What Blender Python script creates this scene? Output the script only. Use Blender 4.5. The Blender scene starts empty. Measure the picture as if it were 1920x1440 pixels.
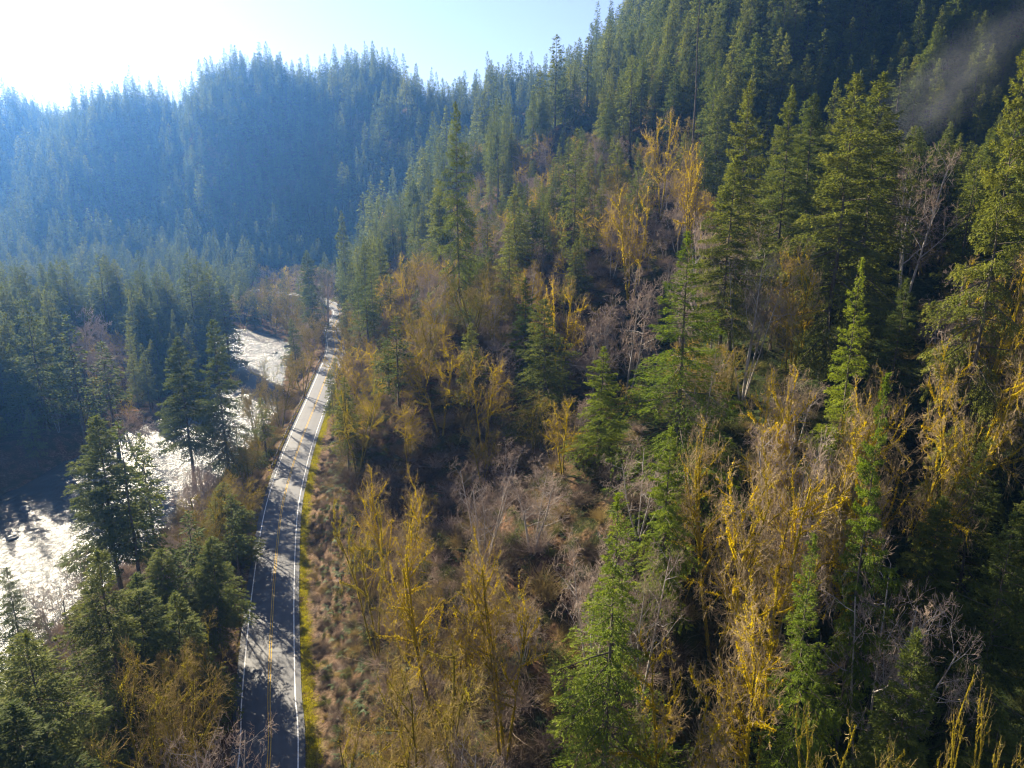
import bpy, math
import numpy as np
from mathutils import Vector

# ------------------------------------------------------------------ camera, sky, sun, exposure
SC = bpy.context.scene
COL = SC.collection
PITCH = math.radians(15.0)
CAMZ = 66.0
F = 1331.0
cam_data = bpy.data.cameras.new('camera')
cam_data.sensor_width = 36.0
cam_data.lens = F / 1920 * 36
cam_data.clip_start = 0.5
cam_data.clip_end = 20000
cam = bpy.data.objects.new('camera', cam_data)
cam.location = (0, 0, CAMZ)
cam.rotation_euler = (math.radians(90) - PITCH, 0, 0)
COL.objects.link(cam)
SC.camera = cam

SUN_EL = math.radians(27)
SUN_AZ = math.radians(-41)          # left of the view direction (+Y)
w = bpy.data.worlds.new('World')
SC.world = w
w.use_nodes = True
nt = w.node_tree
sky = nt.nodes.new('ShaderNodeTexSky')
sky.sky_type = 'NISHITA'
sky.sun_disc = False
sky.sun_elevation = SUN_EL
sky.sun_rotation = SUN_AZ
sky.air_density = 1.0
sky.dust_density = 0.3
sky.ozone_density = 3.0
bg = nt.nodes['Background']
hsv = nt.nodes.new('ShaderNodeHueSaturation')
hsv.inputs['Saturation'].default_value = 0.9
hsv.inputs['Value'].default_value = 0.74
nt.links.new(sky.outputs[0], hsv.inputs['Color'])
wb = nt.nodes.new('ShaderNodeMix'); wb.data_type = 'RGBA'; wb.blend_type = 'MULTIPLY'
wb.inputs[0].default_value = 1.0
wb.inputs[7].default_value = (1.10, 0.95, 1.0, 1)
nt.links.new(hsv.outputs[0], wb.inputs[6])
nt.links.new(wb.outputs[2], bg.inputs[0])
bg.inputs[1].default_value = 0.05
sun_d = bpy.data.lights.new('sun', 'SUN')
sun_d.energy = 5.0
sun_d.angle = math.radians(0.5)
sun_d.color = (1.0, 0.87, 0.66)
sun = bpy.data.objects.new('sun', sun_d)
sdir = Vector((math.sin(SUN_AZ) * math.cos(SUN_EL), math.cos(SUN_AZ) * math.cos(SUN_EL), math.sin(SUN_EL)))
sun.rotation_euler = sdir.to_track_quat('Z', 'Y').to_euler()
sun.location = (-200, 300, 300)
COL.objects.link(sun)
SC.view_settings.view_transform = 'Standard'
SC.view_settings.look = 'None'
SC.view_settings.exposure = 2.2
SC.view_settings.gamma = 1.0
SC.cycles.max_bounces = 6
SC.cycles.diffuse_bounces = 3
SC.cycles.glossy_bounces = 2
SC.cycles.transmission_bounces = 3
SC.cycles.volume_bounces = 0
SC.cycles.transparent_max_bounces = 4
SC.cycles.use_denoising = True
SC.cycles.denoising_input_passes = 'RGB_ALBEDO_NORMAL'
SC.cycles.denoising_prefilter = 'ACCURATE'
SC.cycles.pixel_filter_type = 'BLACKMAN_HARRIS'
SC.cycles.filter_width = 1.2
SC.cycles.sample_clamp_indirect = 4.0

SP, CP = math.sin(PITCH), math.cos(PITCH)


def ray(px, py, zc):
    u = (px - 960) / F
    v = (py - 720) / F
    return np.array([u * zc, zc * (CP - v * SP), CAMZ - zc * (SP + v * CP)])


def project(x, y, z):
    zc = y * CP + (CAMZ - z) * SP
    vy = (CAMZ - z) * CP - y * SP
    return 960 + F * x / zc, 720 + F * vy / zc, zc


def tag(o, label=None, cat=None, group=None, kind=None):
    if label:
        o['label'] = label
    if cat:
        o['category'] = cat
    if group:
        o['group'] = group
    if kind:
        o['kind'] = kind
    return o


# ------------------------------------------------------------------ materials
def new_mat(name):
    m = bpy.data.materials.new(name)
    m.use_nodes = True
    m.node_tree.nodes.clear()
    return m, m.node_tree.nodes, m.node_tree.links


def ramp(N, stops):
    r = N.new('ShaderNodeValToRGB')
    el = r.color_ramp.elements
    while len(el) < len(stops):
        el.new(0.5)
    for e, (p, c) in zip(el, stops):
        e.position = p
        e.color = (*c, 1)
    return r


def leaf_mat(name, c_a, c_b, c_c, trans=0.35, rough=0.5, spec=0.0):
    """thin foliage: tone attribute and the per object random value choose the tint"""
    m, N, L = new_mat(name)
    at = N.new('ShaderNodeAttribute'); at.attribute_name = 'tone'
    oi = N.new('ShaderNodeObjectInfo')
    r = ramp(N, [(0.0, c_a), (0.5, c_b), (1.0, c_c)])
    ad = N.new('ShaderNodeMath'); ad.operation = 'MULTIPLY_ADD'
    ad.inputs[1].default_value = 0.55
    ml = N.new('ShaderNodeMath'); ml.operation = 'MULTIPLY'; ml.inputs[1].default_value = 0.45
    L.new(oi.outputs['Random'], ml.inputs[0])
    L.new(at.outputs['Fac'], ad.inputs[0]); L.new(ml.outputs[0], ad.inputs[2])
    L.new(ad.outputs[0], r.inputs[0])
    d = N.new('ShaderNodeBsdfDiffuse'); t = N.new('ShaderNodeBsdfTranslucent')
    mx = N.new('ShaderNodeMixShader'); mx.inputs[0].default_value = trans
    hs = N.new('ShaderNodeHueSaturation'); hs.inputs['Value'].default_value = 1.25
    hs.inputs['Saturation'].default_value = 1.1
    L.new(r.outputs[0], d.inputs[0]); L.new(r.outputs[0], hs.inputs['Color'])
    L.new(hs.outputs[0], t.inputs[0])
    L.new(d.outputs[0], mx.inputs[1]); L.new(t.outputs[0], mx.inputs[2])
    out = N.new('ShaderNodeOutputMaterial')
    last = mx
    if spec > 0:
        g = N.new('ShaderNodeBsdfGlossy'); g.inputs['Roughness'].default_value = rough
        g.inputs[0].default_value = (1, 1, 1, 1)
        m2 = N.new('ShaderNodeMixShader'); m2.inputs[0].default_value = spec
        L.new(mx.outputs[0], m2.inputs[1]); L.new(g.outputs[0], m2.inputs[2])
        last = m2
    L.new(last.outputs[0], out.inputs[0])
    return m


def bark_mat(name, c_bark, c_moss, moss=0.5, scale=1.2):
    m, N, L = new_mat(name)
    tc = N.new('ShaderNodeTexCoord')
    n1 = N.new('ShaderNodeTexNoise'); n1.inputs['Scale'].default_value = scale; n1.inputs['Detail'].default_value = 6
    L.new(tc.outputs['Object'], n1.inputs[0])
    r = ramp(N, [(max(0, 0.62 - moss * 0.5), c_bark), (min(1, 0.78 - moss * 0.5), c_moss)])
    n2 = N.new('ShaderNodeTexNoise'); n2.inputs['Scale'].default_value = scale * 7
    L.new(tc.outputs['Object'], n2.inputs[0])
    mu = N.new('ShaderNodeMix'); mu.data_type = 'RGBA'; mu.blend_type = 'MULTIPLY'; mu.inputs[0].default_value = 0.7
    r2 = ramp(N, [(0.3, (0.45, 0.45, 0.45)), (0.7, (1.3, 1.3, 1.3))])
    L.new(n2.outputs[0], r2.inputs[0])
    L.new(n1.outputs[0], r.inputs[0])
    L.new(r.outputs[0], mu.inputs[6]); L.new(r2.outputs[0], mu.inputs[7])
    d = N.new('ShaderNodeBsdfDiffuse')
    L.new(mu.outputs[2], d.inputs[0])
    out = N.new('ShaderNodeOutputMaterial')
    L.new(d.outputs[0], out.inputs[0])
    return m


M = {}
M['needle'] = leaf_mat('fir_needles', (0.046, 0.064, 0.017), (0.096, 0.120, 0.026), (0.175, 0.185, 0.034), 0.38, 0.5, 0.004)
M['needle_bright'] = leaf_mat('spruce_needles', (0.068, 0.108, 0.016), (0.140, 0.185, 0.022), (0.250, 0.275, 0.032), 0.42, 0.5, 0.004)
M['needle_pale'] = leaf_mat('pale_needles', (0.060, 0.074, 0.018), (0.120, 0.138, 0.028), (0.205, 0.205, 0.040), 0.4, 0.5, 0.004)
M['moss_gold'] = leaf_mat('golden_moss', (0.20, 0.158, 0.013), (0.44, 0.335, 0.016), (0.68, 0.50, 0.022), 0.45)
M['moss_olive'] = leaf_mat('olive_moss', (0.13, 0.115, 0.02), (0.24, 0.20, 0.028), (0.36, 0.28, 0.04), 0.45)
M['twig'] = leaf_mat('bare_twigs', (0.19, 0.145, 0.115), (0.34, 0.265, 0.21), (0.52, 0.42, 0.34), 0.12)
M['twig_tan'] = leaf_mat('tan_twigs', (0.17, 0.128, 0.075), (0.31, 0.235, 0.14), (0.47, 0.37, 0.23), 0.12)
M['twig_olive'] = leaf_mat('olive_twigs', (0.20, 0.15, 0.06), (0.34, 0.26, 0.10), (0.48, 0.37, 0.15), 0.15)
M['bark'] = bark_mat('fir_bark', (0.085, 0.065, 0.05), (0.13, 0.115, 0.09), 0.5)
M['bark_moss'] = bark_mat('mossy_bark', (0.060, 0.046, 0.028), (0.17, 0.13, 0.018), 0.5)
M['bark_pale'] = bark_mat('pale_bark', (0.20, 0.175, 0.155), (0.36, 0.33, 0.30), 0.6)
M['bark_olive'] = bark_mat('olive_bark', (0.075, 0.06, 0.04), (0.19, 0.155, 0.03), 0.5)
M['fern'] = leaf_mat('sword_fern', (0.03, 0.055, 0.018), (0.065, 0.095, 0.03), (0.13, 0.15, 0.06), 0.3, 0.5, 0.01)
M['brush'] = leaf_mat('dry_brush', (0.085, 0.066, 0.045), (0.165, 0.130, 0.092), (0.30, 0.25, 0.185), 0.2)
M['shrubleaf'] = leaf_mat('shrub_leaf', (0.05, 0.07, 0.025), (0.11, 0.12, 0.04), (0.20, 0.19, 0.07), 0.3)
M['grassblade'] = leaf_mat('verge_grass', (0.14, 0.14, 0.02), (0.28, 0.26, 0.025), (0.42, 0.36, 0.03), 0.4)

# ------------------------------------------------------------------ terrain
ROAD_PTS = np.array([(-16, 10), (-20, 35), (-29, 69.8), (-33.6, 84), (-41.4, 110), (-49.5, 140), (-54.6, 164.6), (-58.8, 188.5),
                     (-64.5, 225.8), (-70.2, 262), (-74.6, 289), (-79, 311), (-85, 333), (-91, 356), (-95, 382),
                     (-101, 412), (-116, 445), (-145, 480), (-220, 520), (-400, 570)], float)
RIV_PTS = np.array([(-60, -80, 30), (-95, 40, 30), (-104, 100, 27), (-101, 150, 25), (-100, 190, 23), (-98, 225, 19), (-103, 260, 15), (-112, 300, 13),
                    (-124, 335, 16), (-146, 366, 13), (-180, 385, 11), (-225, 400, 11), (-290, 415, 12), (-380, 430, 12), (-520, 450, 12)], float)


def spline(P, step=2.0):
    """Catmull-Rom resampled"""
    out = []
    Q = np.vstack([2 * P[0] - P[1], P, 2 * P[-1] - P[-2]])
    for i in range(1, len(Q) - 2):
        p0, p1, p2, p3 = Q[i - 1], Q[i], Q[i + 1], Q[i + 2]
        n = max(2, int(np.linalg.norm((p2 - p1)[:2]) / step))
        t = np.linspace(0, 1, n, endpoint=False)[:, None]
        out.append(0.5 * ((2 * p1) + (-p0 + p2) * t + (2 * p0 - 5 * p1 + 4 * p2 - p3) * t ** 2 + (-p0 + 3 * p1 - 3 * p2 + p3) * t ** 3))
    out.append(P[-1:])
    return np.vstack(out)


ROAD = spline(ROAD_PTS, 2.0)
RIV = spline(RIV_PTS, 4.0)


def dist_poly(x, y, line):
    """signed distance (right of travel positive) to a polyline, and index of the nearest point"""
    P = np.stack([x, y], -1).reshape(-1, 2)
    best = np.full(len(P), 1e9); sg = np.zeros(len(P)); idx = np.zeros(len(P), int)
    A = line[:-1, :2]; B = line[1:, :2]
    for k in range(len(A)):
        ab = B[k] - A[k]
        ap = P - A[k]
        t = np.clip((ap @ ab) / (ab @ ab), 0, 1)
        q = ap - t[:, None] * ab
        d = np.hypot(q[:, 0], q[:, 1])
        mk = d < best
        best[mk] = d[mk]; idx[mk] = k
        cr = ab[1] * ap[:, 0] - ab[0] * ap[:, 1]
        sg[mk] = np.sign(cr[mk])
    return (best * np.where(sg == 0, 1, sg)).reshape(x.shape), idx.reshape(x.shape)


CTRL = [
    # right-hand slope
    (-10, 20, 0), (20, 20, 2), (60, 20, 14), (110, 20, 36), (160, 20, 55),
    (-10, 60, 2), (8, 55, 4), (25, 60, 8), (45, 60, 16), (70, 60, 28), (100, 60, 44), (150, 70, 66),
    (-27, 90, 1), (-12, 90, 8), (8, 90, 16), (21, 86, 18), (40, 90, 24), (60, 90, 32), (90, 90, 43), (130, 95, 60),
    (-36, 120, 2), (-22, 120, 10), (0, 122, 24), (20, 122, 28), (40, 120, 31), (56, 120, 39), (80, 120, 42), (110, 120, 47), (160, 120, 62),
    (-45, 160, 2), (-31, 160, 12), (-12, 152, 32), (10, 160, 37), (35, 160, 41), (60, 160, 46), (90, 160, 48), (130, 160, 52), (180, 160, 75),
    (-52, 200, 2), (-39, 200, 14), (-20, 200, 33), (10, 200, 42), (40, 200, 50), (80, 200, 57), (120, 200, 58), (170, 200, 72), (230, 200, 110),
    (-65, 270, 2), (-49, 270, 17), (-25, 270, 37), (10, 270, 52), (50, 270, 64), (84, 262, 80), (140, 262, 90), (200, 270, 105), (260, 270, 140),
    (-86, 350, 2), (-70, 350, 16), (-40, 350, 38), (0, 350, 58), (45, 350, 88), (78, 320, 122), (104, 340, 165), (120, 345, 178), (170, 350, 185), (230, 350, 155),
    (-104, 420, 6), (-86, 425, 24), (-62, 430, 45), (-34, 450, 66), (-10, 470, 82), (30, 480, 96), (80, 450, 138), (150, 450, 190), (250, 450, 230),
    (-105, 500, 18), (-60, 520, 55), (0, 540, 90), (50, 540, 122), (100, 560, 180), (160, 560, 215), (260, 560, 250), (350, 400, 220), (350, 200, 160),
    (-60, 650, 75), (0, 650, 100), (80, 660, 165), (200, 680, 240), (320, 700, 270), (300, 50, 130),
    # floor left
    (-60, 60, -1), (-150, 60, 0), (-150, 150, -1), (-150, 250, -1), (-160, 330, -1), (-250, 150, 1), (-250, 250, 0), (-250, 350, 0), (-350, 200, 3),
    (-350, 350, 0), (-350, 430, 2), (-500, 300, 6), (-700, 300, 12), (-220, 400, 0), (-95, 380, 1), (-500, 480, 4), (-130, 480, 3),
]
for (px, py, zc, h) in [   # treetops of the far ridge (pixel, depth, tree height)
    (-400, 215, 1150, 35), (-200, 205, 1050, 35), (0, 195, 960, 35), (200, 185, 880, 35), (400, 145, 850, 35), (480, 120, 830, 36), (580, 88, 800, 38),
        (700, 122, 760, 48), (800, 112, 730, 46), (870, 112, 700, 44), (960, 140, 690, 42)]:
    p = ray(px, py, zc)
    CTRL.append((p[0], p[1], p[2] - h))
    CTRL.append((p[0] * 1.15, p[1] + 160, p[2] - h - 15))
for (px, py, zc) in [(-350, 400, 800), (-150, 400, 760), (0, 380, 730), (60, 500, 640), (160, 480, 640), (300, 500, 640), (450, 520, 600), (600, 500, 590), (700, 440, 580), (150, 370, 720), (300, 330, 720), (450, 330, 700), (600, 330, 680), (720, 330, 640),
                     (800, 260, 620), (880, 210, 620)]:
    p = ray(px, py, zc)
    CTRL.append((p[0], p[1], p[2] - 18))
CTRL += [(-1500, 1500, 120), (0, 1700, 160), (1200, 1500, 150), (1300, 300, 150), (-1500, 300, 60), (-900, 700, 40), (-700, -200, 20), (400, -200, 120), (0, -250, 0), (-300, -200, 5), (-1300, 1000, 110)]
CT = np.array(CTRL, float)


def _phi(r2):
    return np.where(r2 > 0, r2 * np.log(np.maximum(r2, 1e-9)) * 0.5, 0)


_S = 100.0
_X = CT[:, :2] / _S
_n = len(_X)
_K = _phi(((_X[:, None] - _X[None]) ** 2).sum(-1)) + np.eye(_n) * 0.02
_Pm = np.hstack([np.ones((_n, 1)), _X])
_A = np.block([[_K, _Pm], [_Pm.T, np.zeros((3, 3))]])
_w = np.linalg.solve(_A, np.concatenate([CT[:, 2], np.zeros(3)]))

_rg = np.random.default_rng(5)
_waves = [(_rg.uniform(0, 2 * math.pi), 2 * math.pi / wl, _rg.uniform(0, 6.28), amp)
          for wl, amp in [(150, 2.5), (90, 2.0), (60, 1.6), (38, 1.0), (23, .6), (14, .35), (9, .22), (6, .12)] for _ in range(3)]


def smooth(a, b, x):
    t = np.clip((x - a) / (b - a), 0, 1)
    return t * t * (3 - 2 * t)


def height(x, y, full=False):
    x = np.asarray(x, float); y = np.asarray(y, float)
    sh = x.shape
    X = np.stack([x.ravel(), y.ravel()], -1) / _S
    z = np.empty(len(X))
    for i in range(0, len(X), 20000):
        c = X[i:i + 20000]
        z[i:i + 20000] = _phi(((c[:, None] - _X[None]) ** 2).sum(-1)) @ _w[:_n] + _w[_n] + c @ _w[_n + 1:]
    z = z.reshape(sh)
    nz = np.zeros(sh)
    for a, k, ph, amp in _waves:
        nz += amp * np.sin((x * math.cos(a) + y * math.sin(a)) * k + ph)
    # ribs on the far slope
    far = smooth(560, 680, y) * smooth(1500, 1000, y)
    rib = np.abs(np.sin(x / 52.0 + 0.004 * y + 1.1)) * 26 + np.sin(x / 23.0 + 2) * 7
    z = z + nz * np.clip(np.abs(z) / 12, 0.25, 1.3) + far * (rib - 14)
    rd, ri = dist_poly(x, y, ROAD)
    vd, vi = dist_poly(x, y, RIV)
    hw = RIV[np.clip(vi, 0, len(RIV) - 1), 2]
    # flat bench of the road
    k = smooth(14, 5.2, np.abs(rd))
    z = z * (1 - k) + (-0.12) * k
    # verge rises a little on the right side
    # river bed
    e = np.abs(vd) - hw
    bank = smooth(10, -1.5, e)
    z = z * (1 - bank) + (-8.2) * bank
    z = np.where((e > 0) & (z < -5.6 + 0.05 * e), -5.6 + 0.05 * e, z)
    return (z, rd, vd, e) if full else z


def axis(segs):
    out = [segs[0][0]]
    for a, b, s in segs:
        n = max(1, int(round((b - a) / s)))
        out += list(np.linspace(a, b, n + 1)[1:])
    return np.array(out)


AX = axis([(-2400, -700, 60), (-700, -300, 12), (-300, -140, 4), (-140, 100, 1.5), (100, 300, 5), (300, 700, 20), (700, 2400, 80)])
AY = axis([(-400, 0, 20), (0, 40, 4), (40, 330, 1.5), (330, 520, 3.5), (520, 1100, 10), (1100, 4000, 120)])
GX, GY = np.meshgrid(AX, AY)
GZ, GRD, GVD, GE = height(GX, GY, True)


def mesh_from(name, V, Fq, mats, midx=None, tone=None, smooth_=False):
    me = bpy.data.meshes.new(name)
    V = np.asarray(V, np.float32); Fq = np.asarray(Fq, np.int32)
    nf, k = Fq.shape
    me.vertices.add(len(V)); me.vertices.foreach_set('co', V.ravel())
    me.loops.add(nf * k); me.loops.foreach_set('vertex_index', Fq.ravel())
    me.polygons.add(nf)
    me.polygons.foreach_set('loop_start', np.arange(0, nf * k, k, dtype=np.int32))
    me.polygons.foreach_set('loop_total', np.full(nf, k, np.int32))
    for m_ in mats:
        me.materials.append(m_)
    if midx is not None:
        me.polygons.foreach_set('material_index', np.asarray(midx, np.int32))
    if smooth_:
        me.polygons.foreach_set('use_smooth', np.ones(nf, bool))
    if tone is not None:
        a = me.attributes.new('tone', 'FLOAT', 'POINT')
        a.data.foreach_set('value', np.asarray(tone, np.float32))
    me.update(calc_edges=True)
    return me


def link(name, me, parent=None):
    o = bpy.data.objects.new(name, me)
    COL.objects.link(o)
    if parent is not None:
        o.parent = parent
    return o


def grid_faces(nx, ny):
    i = np.arange(nx - 1)[None, :] + np.arange(ny - 1)[:, None] * nx
    i = i.ravel()
    return np.stack([i, i + 1, i + nx + 1, i + nx], -1)


def ground_mat():
    m, N, L = new_mat('forest_floor')
    tc = N.new('ShaderNodeTexCoord')

    def noise(s, d=6, r=0.6):
        n = N.new('ShaderNodeTexNoise'); n.inputs['Scale'].default_value = s
        n.inputs['Detail'].default_value = d; n.inputs['Roughness'].default_value = r
        L.new(tc.outputs['Object'], n.inputs[0]); return n

    def mix(a, b, f):
        mx = N.new('ShaderNodeMix'); mx.data_type = 'RGBA'
        L.new(a, mx.inputs[6]); L.new(b, mx.inputs[7]); L.new(f, mx.inputs[0]); return mx.outputs[2]
    n1 = noise(0.35); n2 = noise(2.2); n3 = noise(7)
    litter = ramp(N, [(0.32, (0.040, 0.026, 0.016)), (0.5, (0.115, 0.066, 0.038)), (0.7, (0.24, 0.15, 0.095))])
    L.new(n2.outputs[0], litter.inputs[0])
    greenb = ramp(N, [(0.35, (0.020, 0.026, 0.012)), (0.55, (0.055, 0.055, 0.022)), (0.75, (0.13, 0.12, 0.05))])
    L.new(n3.outputs[0], greenb.inputs[0])
    f1 = ramp(N, [(0.42, (0, 0, 0)), (0.60, (1, 1, 1))]); L.new(n1.outputs[0], f1.inputs[0])
    base = mix(litter.outputs[0], greenb.outputs[0], f1.outputs[0])
    vg = N.new('ShaderNodeAttribute'); vg.attribute_name = 'verge'
    gr = ramp(N, [(0.35, (0.12, 0.11, 0.012)), (0.62, (0.30, 0.26, 0.018))]); L.new(n3.outputs[0], gr.inputs[0])
    vm = N.new('ShaderNodeMath'); vm.operation = 'MULTIPLY'; vr = ramp(N, [(0.38, (.25, .25, .25)), (0.52, (1, 1, 1))]); L.new(n2.outputs[0], vr.inputs[0])
    L.new(vg.outputs['Fac'], vm.inputs[0]); L.new(vr.outputs[0], vm.inputs[1])
    base = mix(base, gr.outputs[0], vm.outputs[0])
    dr = N.new('ShaderNodeAttribute'); dr.attribute_name = 'dry'
    dc = ramp(N, [(0.35, (0.07, 0.048, 0.032)), (0.55, (0.165, 0.112, 0.074)), (0.72, (0.32, 0.25, 0.18))]); L.new(n2.outputs[0], dc.inputs[0])
    base = mix(base, dc.outputs[0], dr.outputs['Fac'])
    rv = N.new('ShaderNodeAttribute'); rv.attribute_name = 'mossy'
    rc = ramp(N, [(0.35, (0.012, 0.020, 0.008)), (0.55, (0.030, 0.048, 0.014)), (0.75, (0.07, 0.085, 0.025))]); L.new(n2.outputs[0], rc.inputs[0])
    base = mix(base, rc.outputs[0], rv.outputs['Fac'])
    d = N.new('ShaderNodeBsdfDiffuse'); L.new(base, d.inputs[0])
    bp = N.new('ShaderNodeBump'); bp.inputs['Strength'].default_value = 0.7; bp.inputs['Distance'].default_value = 0.3
    L.new(n3.outputs[0], bp.inputs['Height']); L.new(bp.outputs[0], d.inputs['Normal'])
    o = N.new('ShaderNodeOutputMaterial'); L.new(d.outputs[0], o.inputs[0])
    return m


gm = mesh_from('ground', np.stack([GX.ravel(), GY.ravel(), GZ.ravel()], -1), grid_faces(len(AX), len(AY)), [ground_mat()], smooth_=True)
rd = GRD.ravel()
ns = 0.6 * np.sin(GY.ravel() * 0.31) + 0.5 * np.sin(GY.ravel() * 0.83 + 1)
verge = smooth(3.8, 4.4, rd) * smooth(5.7, 4.7, rd + ns * 0.5)
dry = smooth(5.4, 6.8, rd + ns * 0.4) * smooth(13, 8.5, rd + ns) * 0.9
dryl = smooth(-3.9, -4.6, rd) * smooth(-14, -9, rd) * 0.75
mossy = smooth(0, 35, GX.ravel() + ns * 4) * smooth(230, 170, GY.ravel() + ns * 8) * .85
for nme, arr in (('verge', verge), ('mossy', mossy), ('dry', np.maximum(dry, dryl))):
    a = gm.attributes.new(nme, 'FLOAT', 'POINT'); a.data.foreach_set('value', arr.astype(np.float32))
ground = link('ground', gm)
tag(ground, 'steep forest floor of leaf litter and moss falling to the road and river', kind='structure')


# ------------------------------------------------------------------ road
def ribbon(name, o0, o1, z0, z1, mat, line=ROAD, seg=None, parent=None, cross=2, crown=0.0):
    P = line[:, :2]
    T = np.gradient(P, axis=0); T /= np.linalg.norm(T, axis=1)[:, None]
    Nn = np.stack([T[:, 1], -T[:, 0]], -1)
    offs = np.linspace(o0, o1, cross)
    V = []
    for o_ in offs:
        zz = z0 + (z1 - z0) * (o_ - o0) / (o1 - o0) + crown * (1 - (o_ / 4.2) ** 2)
        V.append(np.concatenate([P + Nn * o_, np.full((len(P), 1), zz)], 1))
    V = np.stack(V, 1)
    if seg:
        V = V[seg[0]:seg[1]]
    n = len(V)
    me = mesh_from(name, V.reshape(-1, 3), grid_faces(cross, n)[:, ::-1], [mat])
    return link(name, me, parent)


def asphalt_mat():
    m, N, L = new_mat('asphalt')
    tc = N.new('ShaderNodeTexCoord')
    n1 = N.new('ShaderNodeTexNoise'); n1.inputs['Scale'].default_value = 0.35; n1.inputs['Detail'].default_value = 8
    n2 = N.new('ShaderNodeTexNoise'); n2.inputs['Scale'].default_value = 18; n2.inputs['Detail'].default_value = 4
    L.new(tc.outputs['Object'], n1.inputs[0]); L.new(tc.outputs['Object'], n2.inputs[0])
    wa = N.new('ShaderNodeAttribute'); wa.attribute_name = 'wear'
    r = ramp(N, [(0.3, (0.036, 0.038, 0.043)), (0.7, (0.066, 0.067, 0.072))])
    mx = N.new('ShaderNodeMath'); mx.operation = 'MULTIPLY_ADD'; mx.inputs[1].default_value = 0.4
    L.new(n2.outputs[0], mx.inputs[0])
    ml = N.new('ShaderNodeMath'); ml.operation = 'MULTIPLY'; ml.inputs[1].default_value = 0.6
    L.new(n1.outputs[0], ml.inputs[0]); L.new(ml.outputs[0], mx.inputs[2])
    wd = N.new('ShaderNodeMath'); wd.operation = 'MULTIPLY_ADD'; wd.inputs[1].default_value = 0.16
    L.new(wa.outputs['Fac'], wd.inputs[0]); L.new(mx.outputs[0], wd.inputs[2]); L.new(wd.outputs[0], r.inputs[0])
    p = N.new('ShaderNodeBsdfPrincipled'); p.inputs['Roughness'].default_value = 0.62
    p.inputs['Specular IOR Level'].default_value = 0.35
    L.new(r.outputs[0], p.inputs['Base Color'])
    bp = N.new('ShaderNodeBump'); bp.inputs['Strength'].default_value = 0.3; bp.inputs['Distance'].default_value = 0.02
    L.new(n2.outputs[0], bp.inputs['Height']); L.new(bp.outputs[0], p.inputs['Normal'])
    o = N.new('ShaderNodeOutputMaterial'); L.new(p.outputs[0], o.inputs[0])
    return m


def paint_mat(name, c):
    m, N, L = new_mat(name)
    tc = N.new('ShaderNodeTexCoord')
    n = N.new('ShaderNodeTexNoise'); n.inputs['Scale'].default_value = 3; n.inputs['Detail'].default_value = 8
    L.new(tc.outputs['Object'], n.inputs[0])
    r = ramp(N, [(0.3, tuple(v * 0.62 for v in c)), (0.55, c)]); L.new(n.outputs[0], r.inputs[0])
    p = N.new('ShaderNodeBsdfDiffuse'); L.new(r.outputs[0], p.inputs[0])
    o = N.new('ShaderNodeOutputMaterial'); L.new(p.outputs[0], o.inputs[0])
    return m


def simple_mat(name, c, rough=0.6, metal=0.0):
    m, N, L = new_mat(name)
    p = N.new('ShaderNodeBsdfPrincipled'); p.inputs['Roughness'].default_value = rough; p.inputs['Metallic'].default_value = metal
    tc = N.new('ShaderNodeTexCoord')
    n = N.new('ShaderNodeTexNoise'); n.inputs['Scale'].default_value = 2.5; n.inputs['Detail'].default_value = 8
    L.new(tc.outputs['Object'], n.inputs[0])
    r = ramp(N, [(0.3, tuple(v * 0.6 for v in c)), (0.7, tuple(min(1, v * 1.25) for v in c))]); L.new(n.outputs[0], r.inputs[0])
    L.new(r.outputs[0], p.inputs['Base Color'])
    o = N.new('ShaderNodeOutputMaterial'); L.new(p.outputs[0], o.inputs[0])
    return m


road = ribbon('road', -4.45, 4.25, 0.0, 0.0, asphalt_mat(), cross=33, crown=0.05)
_o = np.tile(np.linspace(-4.45, 4.25, 33), len(ROAD))
_wr = sum(np.exp(-((_o - c) / .38) ** 2) for c in (-2.6, -.95, .85, 2.5)) - .8 * (np.abs(_o) > 3.7)
_at = road.data.attributes.new('wear', 'FLOAT', 'POINT'); _at.data.foreach_set('value', _wr.astype(np.float32))
tag(road, 'two lane asphalt road with double yellow line following the river', kind='structure')
white = paint_mat('white_paint', (0.78, 0.78, 0.76)); yellow = paint_mat('yellow_paint', (0.62, 0.40, 0.07))
for s_ in (-3.5, 3.4):
    ribbon('edge_line', s_ - 0.075, s_ + 0.075, 0.026, 0.026, white, parent=road)
for s_ in (-0.20, 0.10):
    ribbon('centre_line', s_, s_ + 0.10, 0.058, 0.058, yellow, parent=road)


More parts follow.
